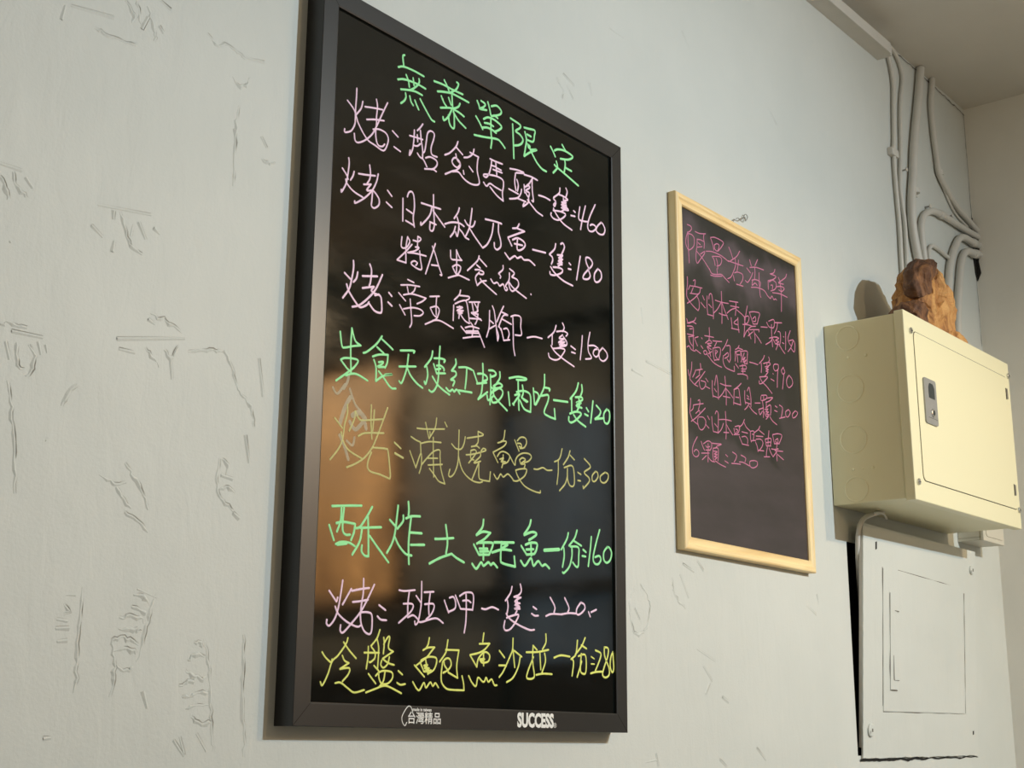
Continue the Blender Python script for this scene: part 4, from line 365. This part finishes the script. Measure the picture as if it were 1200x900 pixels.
# chipped slot in the corner where the conduits leave through the end wall
bm = bmesh.new()
prism(bm, [(3.366, 1.255+H), (3.380, 1.268+H), (3.380, 1.10+H), (3.371, 1.118+H), (3.364, 1.165+H), (3.370, 1.205+H)], .0, -.0015)
obj('chipped_slot', bm, M_HOLE, wall)
bm = bmesh.new()
prism(bm, [(-.002, 1.25+H), (-.009, 1.24+H), (-.013, 1.19+H), (-.008, 1.15+H), (-.012, 1.12+H), (-.002, 1.10+H)], 3.3795, 3.383)
for v in bm.verts: v.co = Vector((v.co.y, v.co.x, v.co.z))
obj('chipped_slot', bm, M_HOLE, wall_end)

# ================================================================== BIG BLACK MENU BOARD
BW, BH, BT = .650, .905, .030
board = empty('menu_board', (1.42708, 0, .45658 + H), (0, 0, 0))
board.rotation_euler = (0, R(.5688), 0)
tag(board, 'large glossy black menu board in black frame, handwritten in green, pink and yellow', 'menu board')
class Off:      # local frame: origin moved to the board's lower left corner
    pass
bl = bpy.data.objects.new('board_body', None)
def shift(o, dx, dz): o.location = (dx, 0, dz)
parts = []
prof = [(0, .0), (0, .0295), (.0006, .030), (.0245, .030), (.0262, .0292), (.0265, .0262), (.0265, .018), (.010, 0)]
for s in 'lrbt':
    parts.append(mitred_rail(0, 0, BW, BH, s, prof, board, 'frame_rail', [M_FRAME]))
bm = bmesh.new(); box(bm, .012, BW-.012, -.0262, -.004, .012, BH-.012)
parts.append(obj('writing_surface', bm, M_BOARD, board))
# thin mitre joints
for (cx, cz, sx, sz) in ((0, 0, 1, 1), (BW, 0, -1, 1), (0, BH, 1, -1), (BW, BH, -1, -1)):
    a = Vector((cx+sx*.001, 0, cz+sz*.001)); b = Vector((cx+sx*.0255, 0, cz+sz*.0255)); n = Vector((-sz, 0, sx)).normalized()*.00045
    bm = bmesh.new(); vs = [bm.verts.new((p.x, -.03008, p.z)) for p in (a-n, a+n, b+n, b-n)]; bm.faces.new(vs)
    parts.append(obj('mitre_joint', bm, M_HOLE, board))
SMEARS = [(.0050, [(.046, .427), (.054, .449), (.062, .462)]), (.0035, [(.050, .470), (.056, .480), (.058, .492)]), (.0045, [(.062, .432), (.072, .424), (.086, .436), (.090, .428)]),
          (.0030, [(.058, .408), (.068, .404), (.071, .414)]), (.0040, [(.046, .413), (.054, .402), (.062, .386)]), (.0030, [(.012+.02, .468), (.040, .462), (.052, .476)]), (.0030, [(.060, .472), (.070, .455), (.080, .448)]), (.0060, [(.066, .440), (.078, .446), (.088, .440)])]
M_SMEAR = mat('rubbed_marker_smear', hexlin((205, 195, 165)), .55, vary=.2, vscale=90); M_SMEAR.node_tree.nodes['Principled BSDF'].inputs['Alpha'].default_value = .5
bm = bmesh.new()
for k_, (w_, p_) in enumerate(SMEARS): ink_stroke(bm, [(a_+.012, b_-.078) for a_, b_ in p_], w_*1.15, -.0262, .00016 + .00002*k_)
parts.append(obj('rubbed_smear', bm, M_SMEAR, board)); parts[-1]['kind'] = 'stuff'
labels = ['green title line at the top', 'pink line priced 460', 'pink line priced 180', 'short pink line under the 180 line', 'pink line priced 1500', 'green line priced 120', 'faded yellow line priced 300', 'green line priced 160', 'pink line priced 220', 'yellow line at the bottom priced 280']
for (c_, d_), lb in zip(BIG_LINES, labels): parts.append(written_line(c_, d_, -.0262, board, lb))
# printing on the lower rail
def text(name, s, x, z, size, sx, y, parent, off=0.0, ex=.0001):
    cu = bpy.data.curves.new(name, 'FONT'); cu.body = s; cu.size = size; cu.offset = off; cu.extrude = ex; cu.resolution_u = 3
    t = bpy.data.objects.new(name, cu); C.objects.link(t)
    dg = bpy.context.evaluated_depsgraph_get(); me = bpy.data.meshes.new_from_object(t.evaluated_get(dg))
    bpy.data.objects.remove(t)
    me.materials.clear()
    me.transform(Matrix.Translation((x, y, z)) @ Matrix.Rotation(R(90), 4, 'X') @ Matrix.Diagonal((sx, 1, 1, 1)))
    return link(name, me, M_WHITE, parent)
parts.append(text('maker_name', 'SUCCESS', .3945, .0052, .0245, .80, -.0301, board, off=.0011))
parts.append(text('registered_mark', '\u00ae', .4725, .0045, .009, 1, -.0301, board))
parts.append(text('quality_mark', '\u53f0\u7063\u7cbe\u54c1', .1835, .0068, .0150, 1.02, -.0301, board, off=.00012))
parts.append(text('origin_note', 'made in taiwan', .1925, .0205, .0052, 1.08, -.0301, board, off=.00012))
bm = bmesh.new()
ink_stroke(bm, [(.1935, .0175), (.1900, .0245), (.1850, .0255), (.1790, .0200), (.1745, .0130), (.1755, .0070), (.1800, .0030), (.1830, .0068)], .0013, -.030, .00025)
parts.append(obj('quality_mark', bm, M_WHITE, board))
for o in parts: o.location = (-BW/2, 0, -BH/2)
bpy.data.objects.remove(bl)

# ================================================================== SMALL PINE-FRAMED BOARD
SW, SH, ST = .4522, .608, .0172
sb = empty('menu_board', (2.16578, 0, .58957 + H), (0, R(.03), 0))
tag(sb, 'small matt blackboard menu in a pale pine frame, written in rose pink', 'menu board')
parts = []
prof = [(.0, .001), (0, .0145), (.0012, .0164), (.0035, .0172), (.0085, .0172), (.0115, .0150), (.0135, .0150), (.019, .0160), (.0212, .0135), (.0214, .008), (.008, .001)]
for s in 'lrbt': parts.append(mitred_rail(0, 0, SW, SH, s, prof, sb, 'frame_rail', M_PINE_V if s in 'lr' else M_PINE_H))
bm = bmesh.new(); box(bm, .012, SW-.012, -.0112, -.003, .012, SH-.012); parts.append(obj('writing_surface', bm, M_SLATE, sb))
labels = ['rose title line at the top', 'rose line ending 150', 'rose line ending 990', 'rose line ending 200', 'rose line above the last', 'last rose line ending 220']
for (c_, d_), lb in zip(SMALL_LINES, labels): parts.append(written_line(c_, d_, -.0112, sb, lb, .84))
for o in parts: o.location = (-SW/2, 0, -SH/2)
# nail with a twist of wire above the pine frame
nl = empty('hanging_nail', (2.185, 0, .915 + H)); tag(nl, 'small twist of wire on a nail above the pine-framed board', 'nail')
bm = bmesh.new(); tube(bm, [Vector((0, .01, 0)), Vector((0, -.012, .002))], .0012, 8); obj('nail', bm, M_LATCH, nl)
bm = bmesh.new()
P = [Vector((-.030, -.004, -.012)), Vector((-.020, -.008, -.004)), Vector((-.008, -.006, -.004)), Vector((.002, -.010, .002)), Vector((.012, -.006, .000)), Vector((.020, -.006, .010)), Vector((.014, -.005, .014)), Vector((.008, -.004, .006))]
tube(bm, catmull(P, 5), .0009, 6); obj('wire', bm, M_LATCH, nl, True)

# ================================================================== CREAM DISTRIBUTION BOX
EW, EH, ED = .5564, .3646, .1685
eb = empty('electrical_box', (2.5045 + EW/2, 0, .6076 + H), (0, R(-.5065), 0))
tag(eb, 'cream enamelled metal electrical distribution box with hinged door, knob of driftwood on top', 'electrical box')
eb['label'] = 'cream enamelled metal electrical distribution box with a grey door latch, on the wall'
parts = []
bm = bmesh.new(); box(bm, .002, EW-.002, -(ED-.020), -.001, .003, EH-.003, .0025); parts.append(obj('body', bm, M_CREAM_D, eb))
bm = bmesh.new(); box(bm, -.001, EW, -ED, -(ED-.0195), -.001, EH+.001, .0022, 3); parts.append(obj('front_cover', bm, M_CREAM, eb))
def rrect(x0, x1, z0, z1, r, n=6):
    out = []
    for cx, cz, a0 in ((x1-r, z0+r, -90), (x1-r, z1-r, 0), (x0+r, z1-r, 90), (x0+r, z0+r, 180)):
        for k in range(n+1): a = R(a0+90*k/n); out.append((cx+r*math.cos(a), cz+r*math.sin(a)))
    return out
dx0, dx1, dz0, dz1 = .040, .540, .040, .330
bm = bmesh.new(); prism(bm, rrect(dx0-.0016, dx1+.0016, dz0-.0016, dz1+.0016, .013), -(ED+.0002), -(ED-.001)); parts.append(obj('door_gap', bm, M_SEAM, eb))
bm = bmesh.new(); prism(bm, rrect(dx0, dx1, dz0, dz1, .012), -(ED+.0012), -(ED-.001)); door = obj('door', bm, M_CREAM, eb); parts.append(door)
bm = bmesh.new(); prism(bm, rrect(.0655, .1240, .1545, .2445, .006), -(ED+.0042), -(ED+.001)); parts.append(obj('latch_plate', bm, M_LATCH, eb)); lp = parts[-1]
bm = bmesh.new(); prism(bm, [(.086, .2065), (.086, .228), (.091, .236), (.106, .236), (.113, .228), (.113, .2065)], -(ED+.0050), -(ED+.0041)); obj('latch_recess', bm, M_LATCHD, lp)
bm = bmesh.new(); disc(bm, (.1005, -(ED+.0041), .1780), .0085, .0022); obj('key_lock', bm, M_STEEL, lp, False)
bm = bmesh.new(); disc(bm, (.1005, -(ED+.0063), .1780), .0050, .0006); obj('keyhole', bm, M_LATCHD, lp, False)
bm = bmesh.new(); box(bm, .078, .120, -(ED+.0046), -(ED+.0041), .1665, .1672); obj('latch_line', bm, M_LATCHD, lp)
for z0, z1 in ((.281, .3045), (.0695, .0925)):
    bm = bmesh.new(); box(bm, .528, .5345, -(ED+.0030), -(ED-.001), z0, z1, .0006); h = obj('hinge', bm, M_STEEL, eb); parts.append(h)
    bm = bmesh.new(); box(bm, .5245, .528, -(ED+.0016), -(ED-.001), z0-.001, z1+.001); obj('hinge_slot', bm, M_SEAM, h)
for x, z in ((.0265, .3282), (.549, .3365), (.0141, .0335), (.546, .0394)):
    bm = bmesh.new(); disc(bm, (x, -(ED-.0005), z), .0062, .0042); parts.append(obj('screw', bm, M_STEEL, eb)); s_ = parts[-1]
    bm = bmesh.new(); box(bm, x-.0042, x+.0042, -(ED+.0042), -(ED+.0034), z-.0006, z+.0006); obj('screw_slot', bm, M_LATCHD, s_)
# pressed knock-outs on the left side and their dimples
def ring(bm, cy, cz, r, w_, d):
    n = 36; rows = []
    for rr, xx in ((r-w_, 0), (r-w_*.4, -d), (r+w_*.4, -d*.9), (r+w_, 0)):
        rows.append([bm.verts.new((.002+xx, cy+rr*math.cos(2*math.pi*k/n), cz+rr*math.sin(2*math.pi*k/n))) for k in range(n)])
    for a, b in zip(rows, rows[1:]):
        for k in range(n): bm.faces.new((a[k], a[(k+1) % n], b[(k+1) % n], b[k]))
for cz, r in ((.3285, .0235), (.2270, .0270), (.1270, .0270), (.0300, .0235)):
    bm = bmesh.new(); ring(bm, -.0500, cz, r, .0018, .0011); parts.append(obj('knockout', bm, M_CREAM_D, eb, True))
for cy, cz in ((-.0475, .2890), (-.0860, .2885), (-.0455, .0685), (-.0855, .0683), (-.066, .0685)):
    bm = bmesh.new(); k = .5 if cy == -.066 else 1
    bmesh.ops.create_uvsphere(bm, u_segments=12, v_segments=8, radius=.0034*k, matrix=Matrix.Translation((.002, cy, cz)) @ Matrix.Diagonal((.55, 1, 1, 1)))
    parts.append(obj('dimple', bm, M_CREAM_D, eb, True))
for o in parts: o.location = (-EW/2, 0, -EH/2)

# small ivory junction box half hidden below the distribution box
jb = empty('junction_box', (3.19, 0, .46 + H)); tag(jb, 'small ivory plastic junction box tucked under the right end of the cream electrical box', 'junction box')
bm = bmesh.new(); box(bm, -.062, .064, -.052, 0, -.040, -.0335+.0, .001); box(bm, -.062, .064, -.052, -.0005, -.0335, .03, .002); obj('base', bm, M_IVORY, jb)
bm = bmesh.new(); box(bm, -.063, .065, -.060, -.052, -.041, .031, .0018); lid = obj('lid', bm, M_IVORY, jb)
bm = bmesh.new(); prism(bm, rrect(-.048, .056, -.030, .022, .008), -.0615, -.0595); obj('lid_panel', bm, M_IVORY, lid)

# ================================================================== OLD PAINTED-OVER METAL COVER
PW, PH = .575, .443
pc = empty('access_cover', (2.569, -.001, -.045 + H), (R(3.5), 0, 0))
tag(pc, 'old metal access cover painted over in wall grey, leaning out below the cream box', 'access cover')
bm = bmesh.new()
n = 60; low = []; 
for i in range(n+1):
    x = PW*i/n; low.append((x, .0015*noise.noise(Vector((x*60, 0, 0))) + .002*noise.noise(Vector((x*18, 3, 0)))))
left = [(.0012*noise.noise(Vector((0, z*80, 5))), z) for z in [PH - PH*k/40 for k in range(1, 40)]]
outline = low + [(PW, PH*k/6) for k in range(1, 6)] + [(PW, PH)] + [(0, PH)] + left
prism(bm, outline, -.0035, 0); obj('plate', bm, M_WALL, pc)
bm = bmesh.new(); box(bm, .0, .002, -.0005, .005, .02, PH); obj('side_flange', bm, M_PIPE, pc)
def groove(name, segs, wd=.0022, par=pc, y=-.0036):
    for (xa, za), (xb, zb) in segs:
        bm = bmesh.new()
        a = Vector((xa, 0, za)); b = Vector((xb, 0, zb)); k = max(2, int((b-a).length/.006)); t = (b-a).normalized(); nr = Vector((-t.z, 0, t.x))
        rows = []
        for i in range(k+1):
            q = a.lerp(b, i/k); ww = wd*.5*max(.12, .55+.9*noise.noise(Vector((q.x*23+xa*7, q.z*23, za*31))))
            rows.append([bm.verts.new((q.x-nr.x*ww, y, q.z-nr.z*ww)), bm.verts.new((q.x+nr.x*ww, y, q.z+nr.z*ww))])
        for p_, q_ in zip(rows, rows[1:]): bm.faces.new((p_[0], p_[1], q_[1], q_[0]))
        obj(name, bm, M_DIRT, par)
bm = bmesh.new(); prism(bm, [(.088, .088), (.500, .088), (.500, .352), (.088, .364)], -.0048, -.003); obj('cover_door', bm, M_WALL, pc)
groove('door_seam', [((.0865, .366), (.0865, .098))], .0030)
groove('door_seam', [((.088, .0865), (.500, .0865)), ((.16, .366), (.43, .357))], .0016)
groove('door_seam', [((.5025, .345), (.5025, .088))], .0038, pc, -.0050)
bm = bmesh.new(); prism(bm, [(.118, .318), (.118, .130), (.150, .130), (.150, .318)], -.0062, -.004); hd = obj('pull_handle', bm, M_WALL, pc)
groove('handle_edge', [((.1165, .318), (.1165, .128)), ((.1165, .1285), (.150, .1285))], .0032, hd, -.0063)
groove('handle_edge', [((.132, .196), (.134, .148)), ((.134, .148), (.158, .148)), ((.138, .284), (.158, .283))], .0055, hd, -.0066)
for x, z, r in ((.030, .052, .0125), (.548, .400, .0100)):
    bm = bmesh.new(); disc(bm, (x, -.003, z), r, .0050); o = obj('painted_screw', bm, M_WALL, pc, False)
    bm = bmesh.new(); box(bm, x-.001, x+.004, -.0083, -.0079, z-.003, z+.003); box(bm, x-.007, x-.0055, -.0083, -.0079, z-.006, z-.001); obj('screw_cross', bm, M_DIRT, o)
for x, z, a, b in ((.058, .405, .0032, .0085), (.548, .0475, .003, .0045), (.495, .188, .003, .006)):
    bm = bmesh.new(); prism(bm, [(x-a, z-b), (x+a, z-b*.7), (x+a, z+b), (x-a, z+b*.8)], -.0040, -.0033); obj('fixing_hole', bm, M_HOLE, pc)
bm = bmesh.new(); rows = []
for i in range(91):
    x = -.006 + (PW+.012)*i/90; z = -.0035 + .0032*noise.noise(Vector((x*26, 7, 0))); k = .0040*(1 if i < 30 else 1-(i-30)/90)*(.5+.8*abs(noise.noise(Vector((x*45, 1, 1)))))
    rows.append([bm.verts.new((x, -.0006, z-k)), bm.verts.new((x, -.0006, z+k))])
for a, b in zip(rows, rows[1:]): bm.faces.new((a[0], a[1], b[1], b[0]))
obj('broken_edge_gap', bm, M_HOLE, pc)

# ================================================================== TRUNKING, CONDUITS AND CABLES
tr = empty('cable_trunking', (2.862, 0, 1.497 + H)); tag(tr, 'square cable trunking painted wall colour running along the top of the wall', 'cable trunking')
bm = bmesh.new(); box(bm, -2.2, -.006, -.036, 0, 0, .024, .001); obj('channel', bm, M_PIPE, tr)
bm = bmesh.new(); box(bm, -2.2, -.020, -.040, -.0361, -.001, .025, .001); obj('lid', bm, M_PIPE, tr)
def conduit(key, name, label, cat, m=M_PIPE, n=14):
    r, pts = PIPES[key]
    P = [Vector((a, b, c_ + H)) for a, b, c_ in pts]
    o = empty(name, P[0]); tag(o, label, cat)
    bm = bmesh.new(); Q = catmull(P, 6); tube(bm, [q - P[0] for q in Q], r, n); obj('pipe' if cat == 'conduit' else 'sheath', bm, m, o, True)
    return o, P
def clip(o, P0, c_, r, dirv, wid=.011):
    # saddle clip wrapped around a conduit at world point c_
    d = Vector(dirv).normalized(); c_ = Vector(c_) - P0
    bm = bmesh.new(); tube(bm, [c_ - d*wid/2, c_ + d*wid/2], r*1.28, 14); obj('saddle_clip', bm, M_PIPE, o, False)
    s = d.cross(Vector((0, 1, 0))).normalized()
    bm = bmesh.new(); mm = Matrix.Translation(c_ + s*(r*2.1)) 
    bmesh.ops.create_cube(bm, size=1, matrix=Matrix.Translation(c_ + s*(r*2.0) + Vector((0, r*.75, 0))) @ Matrix.Diagonal((r*2.2, .004, wid*.9, 1))); obj('clip_ear', bm, M_PIPE, o)
p1, A = conduit('P1', 'conduit', 'thickest vertical conduit dropping from the ceiling to behind the driftwood', 'conduit')
clip(p1, A[0], (2.990, -.0118, 1.2166+H), .0098, (.02, 0, -1))
ca, A = conduit('cabA', 'cable', 'leftmost thin cable dropping from the end of the trunking', 'cable')
bm = bmesh.new(); P0 = A[0]; box(bm, 2.876-P0.x, 2.912-P0.x, -.013-P0.y, 0-P0.y, 1.272+H-P0.z, 1.290+H-P0.z, .002); obj('saddle_clip', bm, M_PIPE, ca)
conduit('cabB', 'cable', 'thin cable arching over the trunking end, right of the leftmost cable', 'cable')
p3, A = conduit('P3', 'conduit', 'slim conduit from the ceiling slanting right into the corner hole', 'conduit')
clip(p3, A[0], (3.160, -.0092, 1.3179+H), .0072, (.25, 0, -1), .013)
conduit('cabC', 'cable', 'thin cable hugging the left of the slanting slim conduit', 'cable')
p4, A4 = conduit('P4', 'conduit', 'conduit curving over in an arch from behind the thick pipe to the corner hole', 'conduit')
conduit('P5', 'cable', 'short looped cable below the arched conduit, above the driftwood', 'cable')
p6, A6 = conduit('P6', 'conduit', 'conduit bending down from the corner hole just right of the driftwood', 'conduit')
p7, A7 = conduit('P7', 'conduit', 'rightmost conduit bending down from the corner hole beside the end wall', 'conduit')
for o_, A_, k_, r_ in ((p4, A4, 6, .008), (p6, A6, 1, .0088), (p7, A7, 1, .0092)):
    d_ = (A_[k_+1] - A_[k_-1]).normalized(); c_ = A_[k_] - A_[0]
    bm = bmesh.new(); tube(bm, [c_ - d_*.013, c_ - d_*.012, c_ + d_*.012, c_ + d_*.013], [r_*1.05, r_*1.24, r_*1.24, r_*1.05], 14); obj('coupling', bm, M_PIPE, o_, True)
conduit('cabD', 'cable', 'grey cable from under the cream box into the gap beside the access cover', 'cable')
conduit('hook', 'wire_end', 'short stub of cut wire poking out under the cream box', 'wire')
for k_, (x, y, z, lab) in enumerate(((2.9496, 0, 1.2568, 'small screw in the wall left of the thick conduit, below the cable clip'), (3.213, 0, 1.222, 'small screw head in the wall between the slanting and arched conduits'), (3.075, 0, 1.205, 'small screw below the arched conduit'))):
    t = empty('wall_screw', (x, y, z + H)); tag(t, lab, 'screw')
    bm = bmesh.new(); tube(bm, [Vector((0, .004, 0)), Vector((0, -.012, 0))], .0022, 8); obj('shank', bm, M_LATCH, t)
    bm = bmesh.new(); disc(bm, (0, -.012, 0), .0050, .003, n=10); obj('head', bm, M_PIPE, t)

# ================================================================== DRIFTWOOD ON THE BOX
def wood_rock_material(name, ca, cb, cc):
    m = bpy.data.materials.new(name); m.use_nodes = True; nt = m.node_tree; N = nt.nodes; L = nt.links; b = N['Principled BSDF']
    b.inputs['Roughness'].default_value = .7
    tc = N.new('ShaderNodeTexCoord'); mp = N.new('ShaderNodeMapping'); mp.inputs['Scale'].default_value = (24, 24, 15); mp.inputs['Rotation'].default_value = (0, R(25), 0); L.new(tc.outputs['Object'], mp.inputs['Vector'])
    n = N.new('ShaderNodeTexNoise'); n.inputs['Scale'].default_value = 1; n.inputs['Detail'].default_value = 8; n.inputs['Roughness'].default_value = .65; n.inputs['Distortion'].default_value = 1.2; L.new(mp.outputs['Vector'], n.inputs['Vector'])
    cr = N.new('ShaderNodeValToRGB'); e = cr.color_ramp.elements; e[0].position = .34; e[0].color = hexlin(ca); e[1].position = .66; e[1].color = hexlin(cc)
    x = e.new(.50); x.color = hexlin(cb); L.new(n.outputs['Fac'], cr.inputs['Fac']); L.new(cr.outputs['Color'], b.inputs['Base Color'])
    n2 = N.new('ShaderNodeTexNoise'); n2.inputs['Scale'].default_value = 120; n2.inputs['Detail'].default_value = 5; L.new(tc.outputs['Object'], n2.inputs['Vector'])
    a = N.new('ShaderNodeBump'); a.inputs['Distance'].default_value = .006; L.new(n.outputs['Fac'], a.inputs['Height'])
    c_ = N.new('ShaderNodeBump'); c_.inputs['Distance'].default_value = .002; L.new(n2.outputs['Fac'], c_.inputs['Height']); L.new(a.outputs['Normal'], c_.inputs['Normal']); L.new(c_.outputs['Normal'], b.inputs['Normal'])
    return m
M_DRIFT = wood_rock_material('weathered_driftwood', (108, 64, 32), (178, 126, 70), (206, 158, 96))
M_DRIFT_SHADE = wood_rock_material('driftwood_shaded_side', (52, 32, 20), (92, 58, 34), (140, 96, 58))  # darker driftwood copy, shade of the left side put into its colour
def lump(name, outline, y0, y1, bulge, parent, seed, m=None):
    # closed outline (x, z) on the box, thickened from y0 (front) to y1 (back), rounded and roughened
    if name != 'root': outline = [(.055 + (x-.055)*.82, z*.88) for x, z in outline]
    cx = sum(p[0] for p in outline)/len(outline); cz = sum(p[1] for p in outline)/len(outline)
    bm = bmesh.new(); lays = []
    for t in range(7):
        u = t/6; y = y0 + (y1-y0)*u; k = [.62, .90, 1.0, 1.0, .94, .80, .50][t]
        lays.append([bm.verts.new((cx+(x-cx)*k, y, cz+(z-cz)*(k if z > cz else min(1, k+.25)))) for x, z in outline])
    n_ = len(outline)
    for a, b in zip(lays, lays[1:]):
        for i in range(n_): bm.faces.new((a[i], a[(i+1) % n_], b[(i+1) % n_], b[i]))
    for ring_, yy in ((lays[0], y0-bulge*.3), (lays[-1], y1)):
        c_ = bm.verts.new((cx, yy, cz))
        for i in range(n_): bm.faces.new((ring_[i], ring_[(i+1) % n_], c_))
    bmesh.ops.subdivide_edges(bm, edges=bm.edges, cuts=3, use_grid_fill=True, smooth=.3)
    for v in bm.verts:
        q = v.co*22 + Vector((seed, seed, seed)); r_ = v.co*60 + Vector((seed, 0, 0))
        d = Vector((v.co.x-cx, v.co.y-(y0+y1)/2, v.co.z-cz)).normalized()
        rid = 1-2.6*abs(noise.noise(q)) + .5*(1-2.6*abs(noise.noise(q*2.3)))
        v.co += d*(.0075*rid + .0045*noise.noise(r_))
        v.co.z = max(v.co.z, 0)
    return obj(name, bm, m or M_DRIFT, parent, False)
dw = empty('driftwood', (2.72, -.10, .7925 + H)); tag(dw, 'knobbly brown piece of driftwood standing on top of the cream electrical box', 'driftwood')
lump('trunk', [(-.078, 0), (-.080, .05), (-.076, .085), (-.060, .092), (-.062, .128), (-.040, .150), (-.010, .165), (.022, .176), (.052, .176), (.074, .160), (.096, .146), (.122, .128), (.148, .108), (.166, .086), (.160, .064), (.148, .052), (.150, .040), (.120, .028), (.098, .0)], -.045, .040, .02, dw, 3.1)
lump('knot', [(-.082, .080), (-.098, .105), (-.088, .138), (-.058, .162), (-.014, .180), (.022, .184), (.010, .162), (-.026, .134), (-.036, .104), (-.060, .086)], -.050, -.006, .008, dw, 6.3, M_DRIFT_SHADE)
lump('root', [(-.112, 0), (-.110, .020), (-.090, .042), (-.066, .056), (-.040, .056), (-.035, 0)], -.046, .010, .01, dw, 8.2, M_DRIFT_SHADE)
lump('root', [(.05, 0), (.056, .018), (.095, .026), (.135, .022), (.168, .010), (.175, 0)], -.050, .010, .01, dw, 5.7)

# ================================================================== LAMPS (out of the picture, over the room)
def lamp_spot():
    t = empty('spot_lamp', LAMP_COOL); tag(t, 'white ceiling spot lamp on a drop rod facing the menu wall', 'lamp')
    bm = bmesh.new(); tube(bm, [Vector((0, -.05, .05)), Vector((0, -.05, 1.564 + H - LAMP_COOL.z))], .008, 10); obj('rod', bm, M_STEEL, t)
    bm = bmesh.new(); d = Vector((-1.25, 2.60, -1.85)).normalized(); tube(bm, [-d*.12, -d*.012], [.030, .042], 24, False); obj('lamp_head', bm, M_IVORY, t)
lamp_spot()
def lamp_dish(name, loc, label, prof):
    t = empty(name, loc); tag(t, label, 'lamp')
    bm = bmesh.new(); rows = []
    for r_, z in prof:
        rows.append([bm.verts.new((r_*math.cos(2*math.pi*k/48), r_*math.sin(2*math.pi*k/48), z)) for k in range(48)])
    for a, b in zip(rows, rows[1:]):
        for k in range(48): bm.faces.new((a[k], a[(k+1) % 48], b[(k+1) % 48], b[k]))
    bm.faces.new(rows[-1]); obj('shade', bm, mat('shade_metal', (.08, .05, .03, 1), .5), t, True)
    top = prof[-1][1]
    bm = bmesh.new(); tube(bm, [Vector((0, 0, top-.002)), Vector((0, 0, 1.564 + H - loc.z))], .0015, 8); obj('cord', bm, M_FRAME, t)
    bm = bmesh.new(); tube(bm, [Vector((0, 0, .028)), Vector((0, 0, top-.002))], .011, 12); obj('bulb_socket', bm, M_LATCH, t)
lamp_dish('pendant_lamp', LAMP_WARM, 'bare warm bulb hanging on a cord from the ceiling', ((.022, .026), (.024, .040), (.018, .060), (.008, .066)))
lamp_dish('pendant_lamp', LAMP_FAR, 'pendant lamp further from the wall, its warm bulb sunk inside a cone shade', ((.20, -.036), (.16, -.005), (.11, .04), (.05, .075), (.02, .085)))

# made-up emissive panes out of view, added for the glossy board to mirror
def glow_pane(name, c1, c2, s):
    m = bpy.data.materials.new(name); m.use_nodes = True; nt = m.node_tree; N = nt.nodes; L = nt.links; b = N['Principled BSDF']
    b.inputs['Roughness'].default_value = .5; b.inputs['Base Color'].default_value = (.3, .3, .3, 1)
    tc = N.new('ShaderNodeTexCoord'); mp = N.new('ShaderNodeMapping'); mp.inputs['Scale'].default_value = (1, 9, 2.2); L.new(tc.outputs['Object'], mp.inputs['Vector'])
    n = N.new('ShaderNodeTexNoise'); n.inputs['Scale'].default_value = 1.3; n.inputs['Detail'].default_value = 3; L.new(mp.outputs['Vector'], n.inputs['Vector'])
    cr = N.new('ShaderNodeValToRGB'); cr.color_ramp.elements[0].position = .35; cr.color_ramp.elements[0].color = c2; cr.color_ramp.elements[1].position = .68; cr.color_ramp.elements[1].color = c1
    L.new(n.outputs['Fac'], cr.inputs['Fac']); L.new(cr.outputs['Color'], b.inputs['Emission Color']); b.inputs['Emission Strength'].default_value = s
    return m
M_OAK = wood_material('dark_oak', (.10, .055, .03, 1), (.05, .028, .015, 1), 2)
wn = empty('added_glow_panes', (3.38, 0, 0)); tag(wn, 'made-up dark oak frame of three glowing panes, unseen, added for the amber, grey and blue board reflections', None, None, 'structure')
def bar(y0, y1, z0, z1):
    bm = bmesh.new(); box(bm, -.035, 0, y0, y1, z0 + H, z1 + H, .002); obj('pane_bar', bm, M_OAK, wn)
for y in (-2.50, -1.99, -1.57, -1.13): bar(y-.02, y+.02, -1.5, 1.24)
bar(-2.48, -1.15, 1.20, 1.24); bar(-2.48, -1.15, .39, .43); bar(-2.48, -1.15, -1.5, -1.42)
for nm, y0, y1, z0, z1, m in (
    ('amber', -2.48, -2.01, .43, 1.20, glow_pane('amber_emissive_pane', (1, .46, .13, 1), (.20, .075, .018, 1), 7.6)),
    ('grey', -1.97, -1.59, .43, 1.00, glow_pane('grey_emissive_pane', (1, .82, .60, 1), (.55, .42, .28, 1), .72)),
    ('blue', -1.55, -1.15, .20, .95, glow_pane('blue_emissive_pane', (.55, .85, 1.1, 1), (.12, .22, .34, 1), .45))):
    bm = bmesh.new(); box(bm, -.016, -.008, y0, y1, z0 + H, z1 + H); o = obj('pane', bm, m, wn)
bm = bmesh.new(); box(bm, -.014, -.002, -2.48, -1.15, .02, .20 + H); obj('lower_panel', bm, M_OAK, wn)
